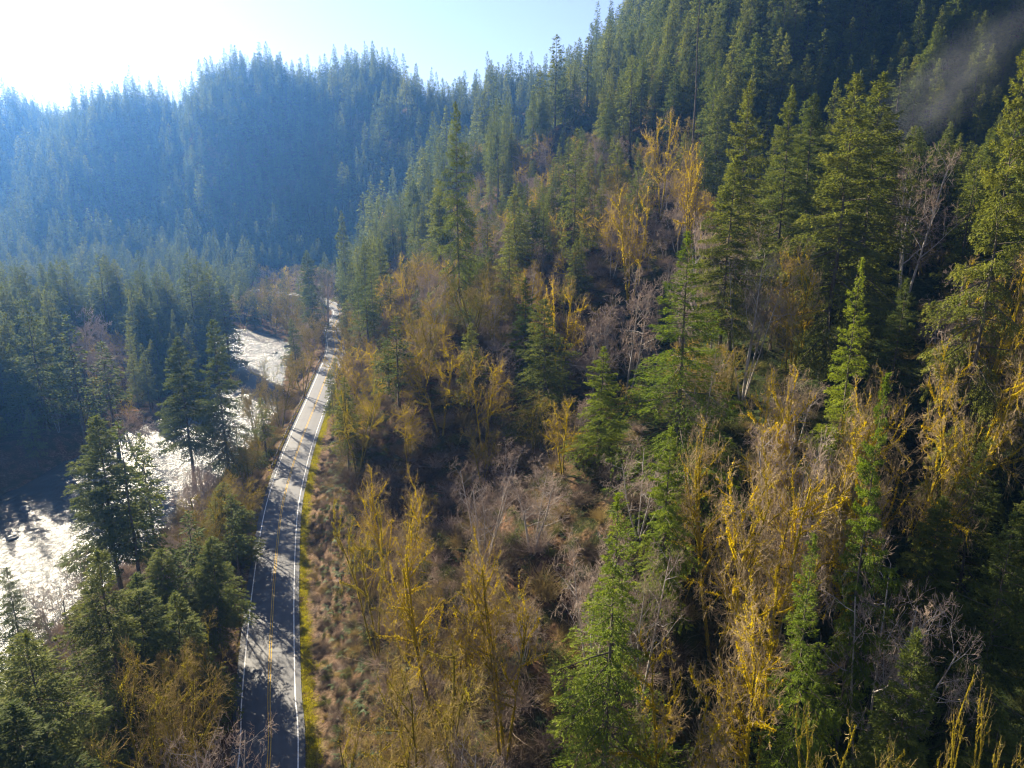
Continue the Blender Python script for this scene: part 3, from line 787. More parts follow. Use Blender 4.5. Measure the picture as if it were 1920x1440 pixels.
# ------------------------------------------------------------------ planting
HEROES = [
    # px, py of the tip, depth, library key, crown half width (m), label, short name, options
    (1150, 922, 60, 'cg0', 5.9, 'tall bright green spruce rising in front at bottom centre, spire top narrowing sharply', 'front bottom spruce'),
    (1287, 432, 88, 'cg0', 8.4, 'tallest broad green conifer in the middle of the slope, right of centre', 'broad central spruce'),
    (1258, 800, 74, 'cg1', 3.3, 'slender ragged green conifer with thin pale trunk below the broad central spruce', 'slender ragged conifer'),
    (1022, 560, 125, 'cn1', 6.2, 'rounded dark green fir standing among golden maples at picture centre', 'rounded centre fir'),
    (855, 190, 150, 'cn3', 6.0, 'very tall shaggy grey-green fir rising alone on the left slope', 'lone shaggy fir'),
    (1606, 138, 108, 'cp0', 7.6, 'left spire of the massive twin-topped fir at upper right', 'left twin fir'),
    (1660, 134, 112, 'cp1', 7.2, 'right spire of the massive twin-topped fir at upper right', 'right twin fir'),
    (1622, 482, 84, 'cg0', 4.6, 'fresh green pyramid-shaped conifer just below the twin-topped firs', 'green pyramid conifer'),
    (1668, 700, 62, 'cg1', 2.8, 'narrow green conifer overlapping the large golden maple at right', 'narrow right conifer'),
    (1408, 150, 122, 'cp1', 5.0, 'drooping olive green conifer with bent-over top at upper right', 'bent-top conifer'),
    (1378, 290, 112, 'cn2', 4.8, 'dense mid-green conifer below the bent-top conifer', 'dense mid-green fir'),
    (1487, 160, 135, 'cn0', 4.0, 'pointed fir right of the bent-top conifer, before dark forest', 'pointed upper fir'),
    (1530, 175, 140, 'cn2', 4.6, 'pair-like short fir just left of the twin-topped firs', 'short fir by the twins'),
    (1935, 45, 80, 'cp0', 4.8, 'big pale green fir cut by the right picture edge near the mist', 'right edge fir'),
    (398, 598, 165, 'cn1', 6.4, 'right-hand dark fir of the tall pair standing before the river', 'right riverside fir'),
    (330, 632, 168, 'cn2', 5.6, 'left-hand fir of the tall pair standing before the river', 'left riverside fir'),
    (176, 778, 116, 'cn2', 5.6, 'left tree of two firs silhouetted against the glittering river', 'left river-glare fir'),
    (214, 792, 113, 'cs0', 4.6, 'right tree of two firs silhouetted against the glittering river', 'right river-glare fir'),
    (262, 812, 124, 'cs1', 3.2, 'slender sparse fir with bare lower trunk before the glittering river', 'slender river fir'),
    (326, 1108, 86, 'cn0', 3.9, 'small neat green fir standing beside the road at lower left', 'small roadside fir'),
    (182, 1030, 82, 'cp0', 6.2, 'wide yellow-green fir filling the lower left foreground', 'wide foreground fir'),
    (40, 1190, 70, 'cn1', 6.5, 'dark leaning foreground fir in the bottom left corner', 'corner fir'),
    (582, 535, 330, 'cm0', 6.0, 'blue-green fir standing at the river bend above the road', 'river bend fir'),
    (500, 516, 402, 'cm0', 4.2, 'left one of three small blue firs beyond the river bend', 'left small blue fir'),
    (530, 511, 400, 'cm2', 4.2, 'middle one of three small blue firs beyond the river bend', 'middle small blue fir'),
    (558, 517, 398, 'cm5', 4.2, 'right one of three small blue firs beyond the river bend', 'right small blue fir'),
    (574, 470, 352, 'cm4', 5.0, 'slim distant fir behind the river bend fir', 'slim bend fir'),
    (350, 474, 300, 'cm2', 7.0, 'highest broad dark fir of the clump left of the river', 'highest clump fir'),
    (412, 518, 285, 'cm0', 6.5, 'drooping fir on the right rim of the riverside clump', 'rim clump fir'),
    (385, 492, 296, 'cm0', 6.4, 'dark fir between the highest clump fir and the drooping rim fir', 'between clump fir'),
    (262, 560, 262, 'cm4', 5.2, 'grey-green fir left below the dark riverside clump', 'lower clump fir'),
    (305, 500, 305, 'cm5', 6.0, 'left shoulder fir of the dark riverside clump', 'shoulder clump fir'),
    (742, 590, 128, 'cs0', 3.8, 'sparse tattered conifer with see-through crown left of centre', 'tattered conifer'),
    (1130, 648, 98, 'cg1', 3.6, 'small green conifer left of the broad central spruce', 'small central conifer'),
    (985, 520, 145, 'cg1', 3.6, 'narrow green conifer just behind the rounded centre fir', 'narrow centre conifer'),
    (1535, 1000, 58, 'cg0', 4.2, 'low dark green conifer deep in the shaded ravine at lower right', 'ravine conifer'),
    (1080, 240, 185, 'cm5', 5.0, 'dark pointed fir above the yellow maple on the upper slope', 'pointed upper-slope fir'),
    (965, 345, 190, 'cm1', 4.0, 'small bluish fir mid-slope right of the lone shaggy fir', 'small bluish fir'),
    (640, 396, 330, 'cm3', 4.2, 'pale green fir on the lower left edge of the near hill', 'pale hill-edge fir'),
    (45, 560, 192, 'cm2', 6.5, 'tall grey-green fir at the left edge of the flat forest', 'left flat fir'),
    (118, 590, 185, 'cs0', 5.5, 'thin-crowned tall fir in the flat forest, dark straight trunk showing', 'thin-crowned flat fir'),
    (190, 640, 190, 'cs1', 5.0, 'narrow fir leading down to the bare trees by the left bank', 'left bank fir'),
    (20, 1320, 62, 'cn2', 5.0, 'green bough-tipped fir at the very bottom left', 'bottom left fir'),
    (1850, 830, 80, 'cn1', 3.8, 'dark shaded fir below the small glowing yellow maple at right', 'shaded right fir'),
    (1905, 960, 66, 'cn3', 4.8, 'dark drooping fir against the right edge in deep shade', 'edge shade fir'),
    (1765, 930, 73, 'cn2', 3.6, 'dark fir below the large golden maple in deep shade', 'under-maple fir'),
    (1720, 1180, 57, 'cn0', 3.2, 'small dark fir in the shaded bottom right hollow', 'hollow fir'),
    (296, 1030, 97, 'cn0', 4.6, 'dark blue-green fir in shade left of the small roadside fir', 'shaded roadside fir'),
    (345, 960, 104, 'cs0', 4.0, 'dim tall fir hidden among brown bare trees left of the road', 'dim roadside fir'),
    (415, 905, 128, 'cn0', 4.6, 'dark fir inside the bare trees that shade the road', 'road shading fir'),
    (250, 1075, 88, 'cn2', 4.0, 'dark-boughed fir right behind the wide foreground fir', 'boughed fir'),
    (392, 1005, 99, 'cn2', 3.4, 'slim dark fir at the road edge above the small roadside fir', 'slim road-edge fir'),
    (432, 925, 118, 'cs0', 2.8, 'slim shaded fir close to the left road line', 'slim shaded fir'),
    (350, 1180, 80, 'on1', 4.5, 'brown bare tree in shade between small roadside fir and road', 'shaded brown tree'),
    (490, 745, 178, 'cs0', 3.2, 'small dark fir among bare trees on the river side of the road', 'small verge fir'),
    (725, 640, 140, 'cs1', 3.0, 'thin straggly conifer beside the tattered conifer', 'thin straggly conifer'),
    (1700, 520, 100, 'cn0', 3.0, 'dim fir behind the large golden maple at right', 'dim fir'),
    # mossy maples
    (815, 1000, 74, 'gn0', 8.0, 'wide golden mossy maple at lower centre with many upright limbs', 'wide golden maple'),
    (945, 1035, 70, 'gn1', 6.0, 'golden mossy maple with pale fanning twigs between wide maple and front spruce', 'fan-twig maple'),
    (1190, 330, 172, 'gm0', 8.5, 'bright yellow-orange maple standing out on the upper middle slope', 'yellow upper maple'),
    (1050, 512, 150, 'gm1', 6.5, 'orange-yellow maple crown behind the rounded centre fir', 'orange centre maple'),
    (1312, 205, 178, 'gm2', 5.0, 'orange mossy tree left of the bent-top conifer', 'orange upper tree'),
    (690, 915, 92, 'gk0', 5.5, 'leaning skeletal moss-covered tree on the bank right of the road', 'leaning bank tree'),
    (660, 700, 128, 'gk0', 6.5, 'sprawling moss-limbed tree reaching left over the road', 'tree over the road'),
    (822, 642, 125, 'gn2', 7.0, 'vase-shaped olive maple with dark trunk left of the rounded centre fir', 'vase-shaped maple'),
    (905, 650, 120, 'gn1', 5.0, 'orange-brown maple between vase-shaped maple and rounded centre fir', 'orange-brown maple'),
    (1268, 1185, 60, 'gn2', 4.6, 'forked golden mossy tree right of the front bottom spruce', 'forked golden tree'),
    (1450, 1060, 60, 'gn1', 5.2, 'tall moss-trunked maple standing in the shaded ravine', 'ravine maple'),
    (1565, 1270, 50, 'gk0', 4.6, 'low crooked tree with curling golden mossy branches at bottom right', 'crooked curling tree'),
    (1890, 1150, 48, 'gk0', 3.2, 'arching golden mossy tree at the bottom right corner', 'arching corner tree'),
    (1750, 595, 78, 'gn0', 8.0, 'largest glowing golden mossy maple at right against dark forest', 'large right maple'),
    (1850, 632, 84, 'gn1', 4.0, 'small glowing yellow maple at the right of the large golden maple', 'small right maple'),
    (1545, 700, 80, 'gn0', 6.8, 'grey-tipped maple with golden limbs below the green pyramid conifer', 'grey-tipped maple'),
    (1462, 682, 82, 'gn2', 5.5, 'brown-tipped maple right of the broad central spruce', 'brown-tipped maple'),
    (1640, 735, 74, 'gn1', 5.0, 'golden maple between grey-tipped maple and narrow right conifer', 'between maple'),
    (1375, 800, 72, 'gn0', 6.0, 'dense rusty-gold maple below the brown-tipped maple', 'rusty-gold maple'),
    (1460, 850, 68, 'gn1', 5.0, 'dark moss-streaked maple centre right among upright yellow stems', 'streaked maple'),
    (1510, 440, 110, 'gn1', 5.0, 'lit gold-trunked tree at the left foot of the twin-topped firs', 'gold-trunked tree'),
    (1060, 740, 100, 'gn2', 4.0, 'rusty orange mossy maple below the rounded centre fir', 'rusty centre maple'),
    (1250, 200, 205, 'gm1', 4.0, 'yellowish tree among firs high on the slope', 'high yellowish tree'),
    (735, 880, 98, 'gn0', 6.0, 'golden many-stemmed maple above the leaning bank tree', 'many-stemmed maple'),
    (760, 740, 125, 'gn1', 5.5, 'olive gold maple uphill of the tree over the road', 'olive uphill maple'),
    (800, 1180, 62, 'on0', 5.0, 'upright brown-gold clump of stems below the wide golden maple', 'stem clump'),
    (680, 1330, 58, 'on1', 5.2, 'broom-like tan bush at the bottom edge right of the road', 'bottom broom bush'),
    (860, 1345, 55, 'bn1', 4.2, 'pale twiggy tree at bottom edge left of the front spruce', 'pale bottom tree'),
    (1900, 360, 90, 'gn0', 5.0, 'dark bronze mossy tree under the right edge fir', 'bronze edge tree'),
    (600, 592, 318, 'om2', 6.0, 'brown bushy bare tree hiding the road where it bends away', 'road-hiding tree'),
    (634, 585, 300, 'om0', 5.5, 'olive mossy tree at the hill foot beside the far road bend', 'hill-foot tree'),
    (575, 610, 300, 'on0', 5.0, 'olive bare tree between guardrail end and far river bend', 'guardrail-end tree'),
    # bare trees
    (1735, 258, 118, 'bn0', 4.0, 'pale pinkish bare tree glowing before the dark misty hollow', 'pale bare tree'),
    (1800, 540, 98, 'bm0', 4.5, 'ghostly bluish bare tree in the dark hollow above the golden maple', 'ghostly bare tree'),
    (1420, 420, 112, 'bn1', 5.0, 'large pale fan-shaped bare tree left of the twin-topped firs', 'large fan bare tree'),
    (1340, 395, 118, 'bn0', 5.5, 'grey bare tree between the broad spruce top and fan-shaped bare tree', 'grey bare tree'),
    (1130, 545, 140, 'bm1', 5.0, 'white-branched bare tree left of the broad central spruce', 'white-branched tree'),
    (1185, 500, 145, 'bm2', 5.0, 'leaning white-trunked bare tree touching the broad central spruce', 'leaning white tree'),
    (905, 850, 95, 'bn1', 6.0, 'pale purple-grey thicket tree right of the many-stemmed maple', 'thicket tree'),
    (1000, 870, 90, 'bn0', 5.5, 'silvery bare tree in the centre thicket left of the dark gap', 'silvery thicket tree'),
    (1500, 780, 76, 'bn0', 3.5, 'thin greyish bare tree within the gold maples', 'thin greyish tree'),
    (560, 640, 235, 'om0', 6.5, 'olive bare tree beside the far bend of the road', 'bend bare tree'),
    (515, 672, 205, 'om1', 7.0, 'broad olive-gold bare tree between the river and the far road', 'broad river tree'),
    (478, 700, 190, 'on1', 6.0, 'wide yellowish bare tree at the river edge below the bright water', 'yellowish river tree'),
    (455, 800, 165, 'on0', 6.0, 'golden brown bare tree right of the riverside fir pair', 'golden brown tree'),
    (430, 880, 135, 'on1', 6.0, 'dark many-trunked bare tree shading the road', 'shading tree'),
    (375, 905, 120, 'on0', 6.0, 'tall brown bare tree left of the road above the small roadside fir', 'tall roadside bare tree'),
    (525, 515, 380, 'om2', 7.0, 'orange-tinted round bare tree on the far river bank', 'far bank tree'),
    (480, 520, 390, 'om0', 7.0, 'rusty round bare tree at the mouth of the river bend', 'rusty bend tree'),
    (508, 545, 372, 'om1', 7.0, 'small round brown tree on the shore under the rusty bend tree', 'shore tree'),
    (452, 545, 380, 'om2', 7.0, 'brown bare tree at the left end of the far shore row', 'far shore tree'),
    (540, 540, 362, 'om0', 6.0, 'olive tree between shore tree and the river bend fir', 'between shore tree'),
    (605, 480, 350, 'bm1', 7.0, 'purplish bare tree rising behind the road bend', 'purplish bend tree'),
    (545, 560, 345, 'om1', 7.5, 'bushy brown bare tree overhanging the far river bank', 'bushy bank tree'),
    (150, 575, 235, 'bm2', 7.0, 'pink-grey bare tree in the gap of the flat forest', 'pink-grey tree'),
    (240, 760, 196, 'bm1', 6.0, 'purplish bare tree on the far bank above the river', 'purplish bank tree'),
    (260, 1200, 66, 'on1', 6.2, 'large tan broom-shaped willow at the bottom left foreground', 'tan willow'),
    (95, 1060, 88, 'bn0', 4.6, 'thin bare tree before the river glare at far left', 'thin glare tree'),
    (380, 1330, 60, 'bn1', 3.4, 'pale spreading twigs beside the road at the bottom edge', 'pale roadside twigs'),
    (1120, 990, 72, 'bn0', 3.4, 'grey bare tree just left of the front spruce tip', 'grey tree by spruce'),
    (1215, 1010, 70, 'bn0', 2.6, 'grey branching snag right of the front spruce tip', 'branching snag'),
    (1690, 1010, 66, 'bn1', 2.2, 'reddish-grey bare tree right of the ravine conifer', 'reddish ravine tree'),
    (1320, 640, 92, 'bn1', 3.0, 'small grey bare tree tucked behind the broad central spruce', 'tucked bare tree'),
]

SPEC = ["CCCCCCCCCCCCCCCC",
        "CCCCCCCCCcCCCCCC",
        "CCCCCCCcmmmcCCCC",
        "CCCCCCcmmgbgcCkC",
        "CCCCocgogbbggCkk",
        "CbCCoggmobcmmgkC",
        "kbbooggbmgcggcgC",
        ".bbbo.gbbgcggCdC",
        "bcbb..gbbmcggcdC",
        "ccbb..ggbcmgkddd",
        "ccb...ggmckgkddd",
        "Cbb..gbmgcdkdddd"]
MIX = {'C': (1, 0, 0, 0), 'c': (.62, .14, .12, .12), 'm': (.34, .26, .14, .26), 'g': (.10, .52, .18, .20), 'b': (.08, .14, .18, .60),
       'o': (.05, .15, .6, .2), 'k': (.66, .04, .10, .20), 'd': (.82, .08, .06, .04), '.': (0, 0, 0, 0)}

rg = np.random.default_rng(77)
trees = []      # dict(x,y,z,h,r,key,rot,label,short)


def add_tree(x, y, z, h, r, key, **k):
    trees.append(dict(x=float(x), y=float(y), z=float(z), h=float(h), r=float(r), key=key, rot=float(rg.uniform(0, 6.28)), **k))


hp = []
for (px, py, zc, key, r, label, short) in HEROES:
    p = ray(px, py, zc)
    zb = float(height(np.array([p[0]]), np.array([p[1]]))[0])
    zb = max(zb, -5.5)
    h = p[2] - zb
    hp.append((short, round(p[0]), round(p[1]), round(zb), round(h)))
    lim = (12, 58) if key[0] == 'c' else (6, 34)
    if h < lim[0] or h > lim[1]:
        print('HERO height', short, 'base', round(zb, 1), 'h', round(h, 1))
    h = min(max(h, lim[0]), lim[1])
    if key[0] == 'c':
        r *= 1.38 if key[1] != 's' else 1.15
    if key[0] != 'c' and key != 'gk0':
        r = max(r, .24 * h)
    add_tree(p[0], p[1], zb - 0.2, h, r, key, label=label, short=short, hero=True)
HX = np.array([t['x'] for t in trees]); HY = np.array([t['y'] for t in trees]); HR = np.array([t['r'] for t in trees])

BIG = []
for t in trees:
    q = project(t['x'], t['y'], t['z'] + t['h'])
    if t['h'] / q[2] > .17:
        BIG.append((q[0], q[1], q[2], t['r'] / q[2] * F, t['h'] / q[2] * F))
BIG = np.array(BIG)
# scatter over the landscape
def candidates(x0, x1, y0, y1, s):
    xs = np.arange(x0, x1, s); ys = np.arange(y0, y1, s * 0.87)
    X, Y = np.meshgrid(xs, ys)
    X = X + (np.arange(len(ys))[:, None] % 2) * s / 2
    X = X + rg.uniform(-.42, .42, X.shape) * s; Y = Y + rg.uniform(-.42, .42, Y.shape) * s
    return X.ravel(), Y.ravel()


def scatter(x0, x1, y0, y1, s):
    X, Y = candidates(x0, x1, y0, y1, s)
    # cull to the view with a generous margin before the heavy height lookup
    ok = (np.abs(X) < 0.80 * (Y * CP + 30) + 25) & (Y > 25)
    X, Y = X[ok], Y[ok]
    Z, rd_, vd_, e_ = height(X, Y, True)
    zc = Y * CP + (CAMZ - Z) * SP
    for x, y, z, r_, e, zz, vv in zip(X, Y, Z, rd_, e_, zc, vd_):
        if e < 3.0 or zz < 56:
            continue
        if (-8.5 if y < 290 else -6) < r_ < (6.5 if y < 290 else 5.5):
            continue
        if 0 < r_ < 14 and y < 190 and rg.random() < 0.93:
            continue
        if 0 < r_ < 9 and y < 330 and rg.random() < 0.6:
            continue
        px, py, _ = project(x, y, z + 14)
        if px < -260 or px > 2150 or py > 1640 or py < -260:
            continue
        ci = int(min(max(px // 120, 0), 15)); cj = int(min(max(py // 120, 0), 11))
        code = SPEC[cj][ci]
        # left of the near road: keep the river view between the planted trees open
        if r_ < -22 and e < 40 and vd_sign(x, y) and y < 235 and rg.random() < 0.72:
            continue
        mx = MIX[code]
        if code == 'd' and rg.random() < .2:
            continue
        if sum(mx) == 0:
            continue
        k = rg.choice(4, p=np.array(mx) / sum(mx))
        if len(HX):
            dd = np.hypot(HX - x, HY - y)
            if (dd < HR * (0.75 if zz < 260 else 0.5) + 1.0).any():
                continue
        tall = rg.uniform(0.75, 1.15)
        if k == 0:
            if zz < 110:
                key = ['cn0', 'cn1', 'cn2', 'cn3', 'cs0', 'cp0', 'cp1'][rg.integers(7)]
            elif zz < 380:
                key = ['cm0', 'cm1', 'cm2', 'cm3', 'cm4', 'cm5', 'cs0'][rg.integers(7)]
            else:
                key = 'cf%d' % rg.integers(5)
            base = 35 if (x < -100 or y > 540) else (27 if y < 230 else 34)
            if code in 'mgb':
                base = 20
            h = base * tall * rg.uniform(.8, 1.1) * (rg.choice([.7, 1.0, 1.25]) if zz > 380 else 1)
            r = h * rg.uniform(0.13, 0.20) * (1.2 if h < 24 else 1) * (.85 if zz > 380 else 1)
        else:
            pre = {1: 'g', 2: 'o', 3: 'b'}[k]
            if zz < 105:
                key = {'g': ['gn0', 'gn1', 'gn2'], 'o': ['on0', 'on1', 'on0'], 'b': ['bn0', 'bn1', 'bn0']}[pre][rg.integers(3)]
            elif zz < 380:
                key = pre + 'm%d' % rg.integers(3)
            else:
                key = pre + 'f%d' % rg.integers(2)
            h = 14.5 * tall * rg.uniform(.7, 1.15)
            if code == 'b' and 90 < y < 200 and x > -60:
                h = rg.uniform(6, 13)
            if 0 < r_ < 30 and y < 150:
                h = rg.uniform(5, 10)
            r = h * rg.uniform(.30, .42)
        if x < -105 and 325 < y < 620:
            h *= .62; r *= .75
        if vv < 0 and e < 24 and y < 300:
            h *= .45 + .4 * e / 24; r *= .6
        if zz < 125 and code in 'gbm' and rg.random() < .28:
            continue
        # keep the big firs standing clear
        tp_ = project(x, y, z + h)
        if ((BIG[:, 2] > zz - 12) & (np.abs(BIG[:, 0] - tp_[0]) < BIG[:, 3] * .9 + r / zz * F * .6) & (tp_[1] < BIG[:, 1] + BIG[:, 4] * .55)).any() and zz < 200:
            continue
        add_tree(x, y, z - 0.2, h, r, key, hero=False)


def vd_sign(x, y):
    d, _ = dist_poly(np.array([x]), np.array([y]), RIV)
    return d[0] > 0


scatter(-330, 240, 30, 340, 7.3)
scatter(-620, 420, 340, 620, 8.6)
scatter(-1150, 500, 620, 1250, 9.8)
print('TREES', len(trees))


def kind_of(t):
    k = t['key'][0]
    return 'fir' if k == 'c' else ('mossy' if k in 'go' else 'bare')


# screen size ranks the trees: the largest stay individuals
def order(t):
    px, py, zc = project(t['x'], t['y'], t['z'] + t['h'] * 0.6)
    t['sp'] = (px, py, zc)
    vis = 1.0 if (-40 < px < 1960 and -80 < py < 1500) else 0.02
    return t['h'] / zc * vis


for t in trees:
    t['size'] = order(t)
KIND = {'fir': ('conifer', 'conifer', 'conifers on the valley slopes'),
        'mossy': ('mossy_maple', 'maple tree', 'mossy maples on the hillside'),
        'bare': ('bare_tree', 'bare tree', 'leafless trees on the hillside')}
singles = []; rest = []
for kd in KIND:
    L_ = sorted([t for t in trees if kind_of(t) == kd], key=lambda t: (not t['hero'], -t['size']))
    singles += L_[:300]; rest += L_[300:]
    print(kd, len(L_))

heroes = [t for t in trees if t['hero']]
used = {}
ORD = [''] + [q + ' ' for q in ('second third fourth fifth sixth seventh eighth ninth tenth eleventh twelfth thirteenth fourteenth fifteenth sixteenth seventeenth eighteenth nineteenth twentieth twenty-first twenty-second twenty-third twenty-fourth twenty-fifth twenty-sixth twenty-seventh twenty-eighth twenty-ninth thirtieth thirty-first thirty-second thirty-third thirty-fourth thirty-fifth thirty-sixth').split()]
_old = ['', 'second ', 'third ', 'fourth ', 'fifth ', 'sixth ', 'seventh ', 'eighth ', 'ninth ', 'tenth ']


def auto_label(t):
    px, py, _ = t['sp']
    best = min(heroes, key=lambda q: (q['sp'][0] - px) ** 2 + (q['sp'][1] - py) ** 2)
    dx, dy = px - best['sp'][0], py - best['sp'][1]
    ax, ay = abs(dx), abs(dy)
    if ax > 2 * ay:
        rel = 'right of' if dx > 0 else 'left of'
    elif ay > 2 * ax:
        rel = 'below' if dy > 0 else 'above'
    else:
        rel = ('below right of' if dx > 0 else 'below left of') if dy > 0 else ('above right of' if dx > 0 else 'above left of')
    s = t['size']
    sz = 'large' if s > .22 else ('medium' if s > .11 else 'small')
    word = {'fir': 'green conifer', 'mossy': 'mossy leafless maple', 'bare': 'bare grey tree'}[kind_of(t)]
    if t['key'][0] == 'o':
        word = 'olive-brown leafless maple'
    return sz + ' ' + word, rel + ' the ' + best['short'], math.hypot(dx, dy)


todo = {}
for t in singles:
    if t['hero']:
        continue
    a, b, d = auto_label(t)
    todo.setdefault((a, b), []).append((d, t))
for (a, b), L_ in todo.items():
    L_.sort(key=lambda q: q[0])
    for i, (d, t) in enumerate(L_):
        t['label'] = (ORD[i] if i < len(ORD) else 'outlying ') + a + ' ' + ('nearest ' if False else '') + b

for t in singles:
    kd = kind_of(t)
    nm, cat, grp = KIND[kd]
    lib = LIB[t['key']]
    sx = t['r'] / lib['R']; sz = t['h'] / lib['H']
    near = t['size'] > 0.10 or t['hero']
    if near:
        root = bpy.data.objects.new(nm, None)
        root.empty_display_size = 1
        COL.objects.link(root)
        for pn, me in lib['parts']:
            if pn == 'moss' and kd == 'bare':
                continue
            o = bpy.data.objects.new(pn, me)
            COL.objects.link(o); o.parent = root
    else:
        root = bpy.data.objects.new(nm, lib['one'])
        COL.objects.link(root)
    root.location = (t['x'], t['y'], t['z'])
    root.rotation_euler = (0, 0, t['rot'])
    root.scale = (sx, sx, sz)
    tag(root, t['label'], cat, grp)


def scatter_object(name, me_list, pts, label):
    """one stuff object: points carry index, turn and scale; geometry nodes place the meshes"""
    n = len(pts)
    me = bpy.data.meshes.new(name)
    me.vertices.add(n)
    me.vertices.foreach_set('co', np.array([(p[0], p[1], p[2]) for p in pts], np.float32).ravel())
    for an, ty, arr in (('pick', 'INT', np.array([p[3] for p in pts], np.int32)), ):
        a = me.attributes.new(an, ty, 'POINT'); a.data.foreach_set('value', arr)
    a = me.attributes.new('turn', 'FLOAT_VECTOR', 'POINT'); a.data.foreach_set('vector', np.array([p[4] for p in pts], np.float32).ravel())
    a = me.attributes.new('size', 'FLOAT_VECTOR', 'POINT'); a.data.foreach_set('vector', np.array([p[5] for p in pts], np.float32).ravel())
    o = link(name, me)
    ng = bpy.data.node_groups.new(name, 'GeometryNodeTree')
    ng.interface.new_socket('Geometry', in_out='INPUT', socket_type='NodeSocketGeometry')
    ng.interface.new_socket('Geometry', in_out='OUTPUT', socket_type='NodeSocketGeometry')
    N, L = ng.nodes, ng.links
    gi = N.new('NodeGroupInput'); go = N.new('NodeGroupOutput')
    jn = N.new('GeometryNodeJoinGeometry')
    for q in reversed(me_list):
        src = bpy.data.objects.new('source', q)
        oi = N.new('GeometryNodeObjectInfo'); oi.inputs['Object'].default_value = src
        g2 = N.new('GeometryNodeGeometryToInstance')
        L.new(oi.outputs['Geometry'], g2.inputs[0]); L.new(g2.outputs[0], jn.inputs[0])
    ip = N.new('GeometryNodeInstanceOnPoints')
    ip.inputs['Pick Instance'].default_value = True

    def named(nm_, dt):
        a_ = N.new('GeometryNodeInputNamedAttribute'); a_.data_type = dt; a_.inputs[0].default_value = nm_
        return a_.outputs[0]
    L.new(gi.outputs[0], ip.inputs['Points']); L.new(jn.outputs[0], ip.inputs['Instance'])
    L.new(named('pick', 'INT'), ip.inputs['Instance Index'])
    L.new(named('turn', 'FLOAT_VECTOR'), ip.inputs['Rotation'])
    L.new(named('size', 'FLOAT_VECTOR'), ip.inputs['Scale'])
    L.new(ip.outputs[0], go.inputs[0])
    md = o.modifiers.new('scatter', 'NODES'); md.node_group = ng
    tag(o, label, kind='stuff')
    return o


for kd, nm, lab in (('fir', 'conifer_forest', 'dense conifer forest covering the far ridge and slopes behind the nearer trees'),
                    ('mossy', 'maple_wood', 'distant mossy maples filling gaps on the hillside'),
                    ('bare', 'bare_wood', 'distant leafless trees filling gaps on the hillside')):
    L_ = [t for t in rest if kind_of(t) == kd]
    if not L_:
        continue
    keys = sorted(set(t['key'] for t in L_))
    pts = []
    for t in L_:
        lib = LIB[t['key']]
        sx = t['r'] / lib['R']
        pts.append((t['x'], t['y'], t['z'], keys.index(t['key']), (0, 0, t['rot']), (sx, sx, t['h'] / lib['H'])))
    scatter_object(nm, [LIB[k]['one'] for k in keys], pts, lab)


# ------------------------------------------------------------------ undergrowth
def fern(seed):
    r_ = np.random.default_rng(seed); k = Kit()
    for i in range(16):
        a = i * 0.39 + r_.normal(0, .2); L_ = r_.uniform(.55, 1.0)
        h = np.array([math.cos(a), math.sin(a), 0]); sd = np.array([-math.sin(a), math.cos(a), 0])
        n = 14
        s = np.linspace(0.1, 1, n)
        base = h * (s * L_)[:, None] * 0.9 + np.array([0, 0, 1.]) * (L_ * (0.75 * s - 0.72 * s ** 2.2))[:, None]
        for sg in (-1, 1):
            D = sd * sg + h * .35 + np.array([0, 0, -.15])
            leaves(k, base, np.tile(D, (n, 1)), .18 * (1.15 - s), .075, np.tile(np.array([0, 0, 1.]), (n, 1)) + r_.normal(0, .2, (n, 3)), np.clip(r_.normal(.5, .2) + r_.normal(0, .08, n), 0, 1))
    return k.mesh('fern', M['fern'])


def brush(seed, mat, n=260, hh=1.6, leafy=0):
    r_ = np.random.default_rng(seed); k = Kit()
    P0 = np.concatenate([r_.normal(0, .35, (n, 2)), np.zeros((n, 1))], 1)
    D = np.concatenate([r_.normal(0, .55, (n, 2)), r_.uniform(.25, 1, (n, 1))], 1)
    L_ = hh * r_.uniform(.4, 1.1, n)[:, None]
    P1 = P0 + D * L_ * .5
    P2 = P1 + (D + r_.normal(0, .4, (n, 3))) * L_ * .4
    rr = np.full(n, .012)
    t = np.clip(r_.normal(.5, .28, n), 0, 1)
    tubes(k, P0, P1, rr * 1.3, rr, 3, t); tubes(k, P1, P2, rr, rr * .4, 3, t)
    for q in range(2):
        P3 = P1 + (P2 - P1) * r_.random((n, 1)); D3 = (D + r_.normal(0, .8, (n, 3)))
        tubes(k, P3, P3 + D3 * L_ * .25, rr * .7, rr * .3, 3, t)
    if leafy:
        C = P1[r_.integers(0, n, leafy)] + r_.normal(0, .25, (leafy, 3))
        leaves(k, C, r_.normal(0, 1, (leafy, 3)), .16, .10, r_.normal(0, 1, (leafy, 3)), np.clip(r_.normal(.5, .25, leafy), 0, 1))
    return k.mesh('brush', mat)


def tuft(seed):
    r_ = np.random.default_rng(seed); k = Kit(); n = 60
    C = np.concatenate([r_.normal(0, .25, (n, 2)), np.zeros((n, 1))], 1)
    D = np.concatenate([r_.normal(0, .45, (n, 2)), np.ones((n, 1))], 1)
    leaves(k, C, D, r_.uniform(.12, .34, n), .03, r_.normal(0, 1, (n, 3)), np.clip(r_.normal(.5, .25, n), 0, 1))
    return k.mesh('grass_tuft', M['grassblade'])


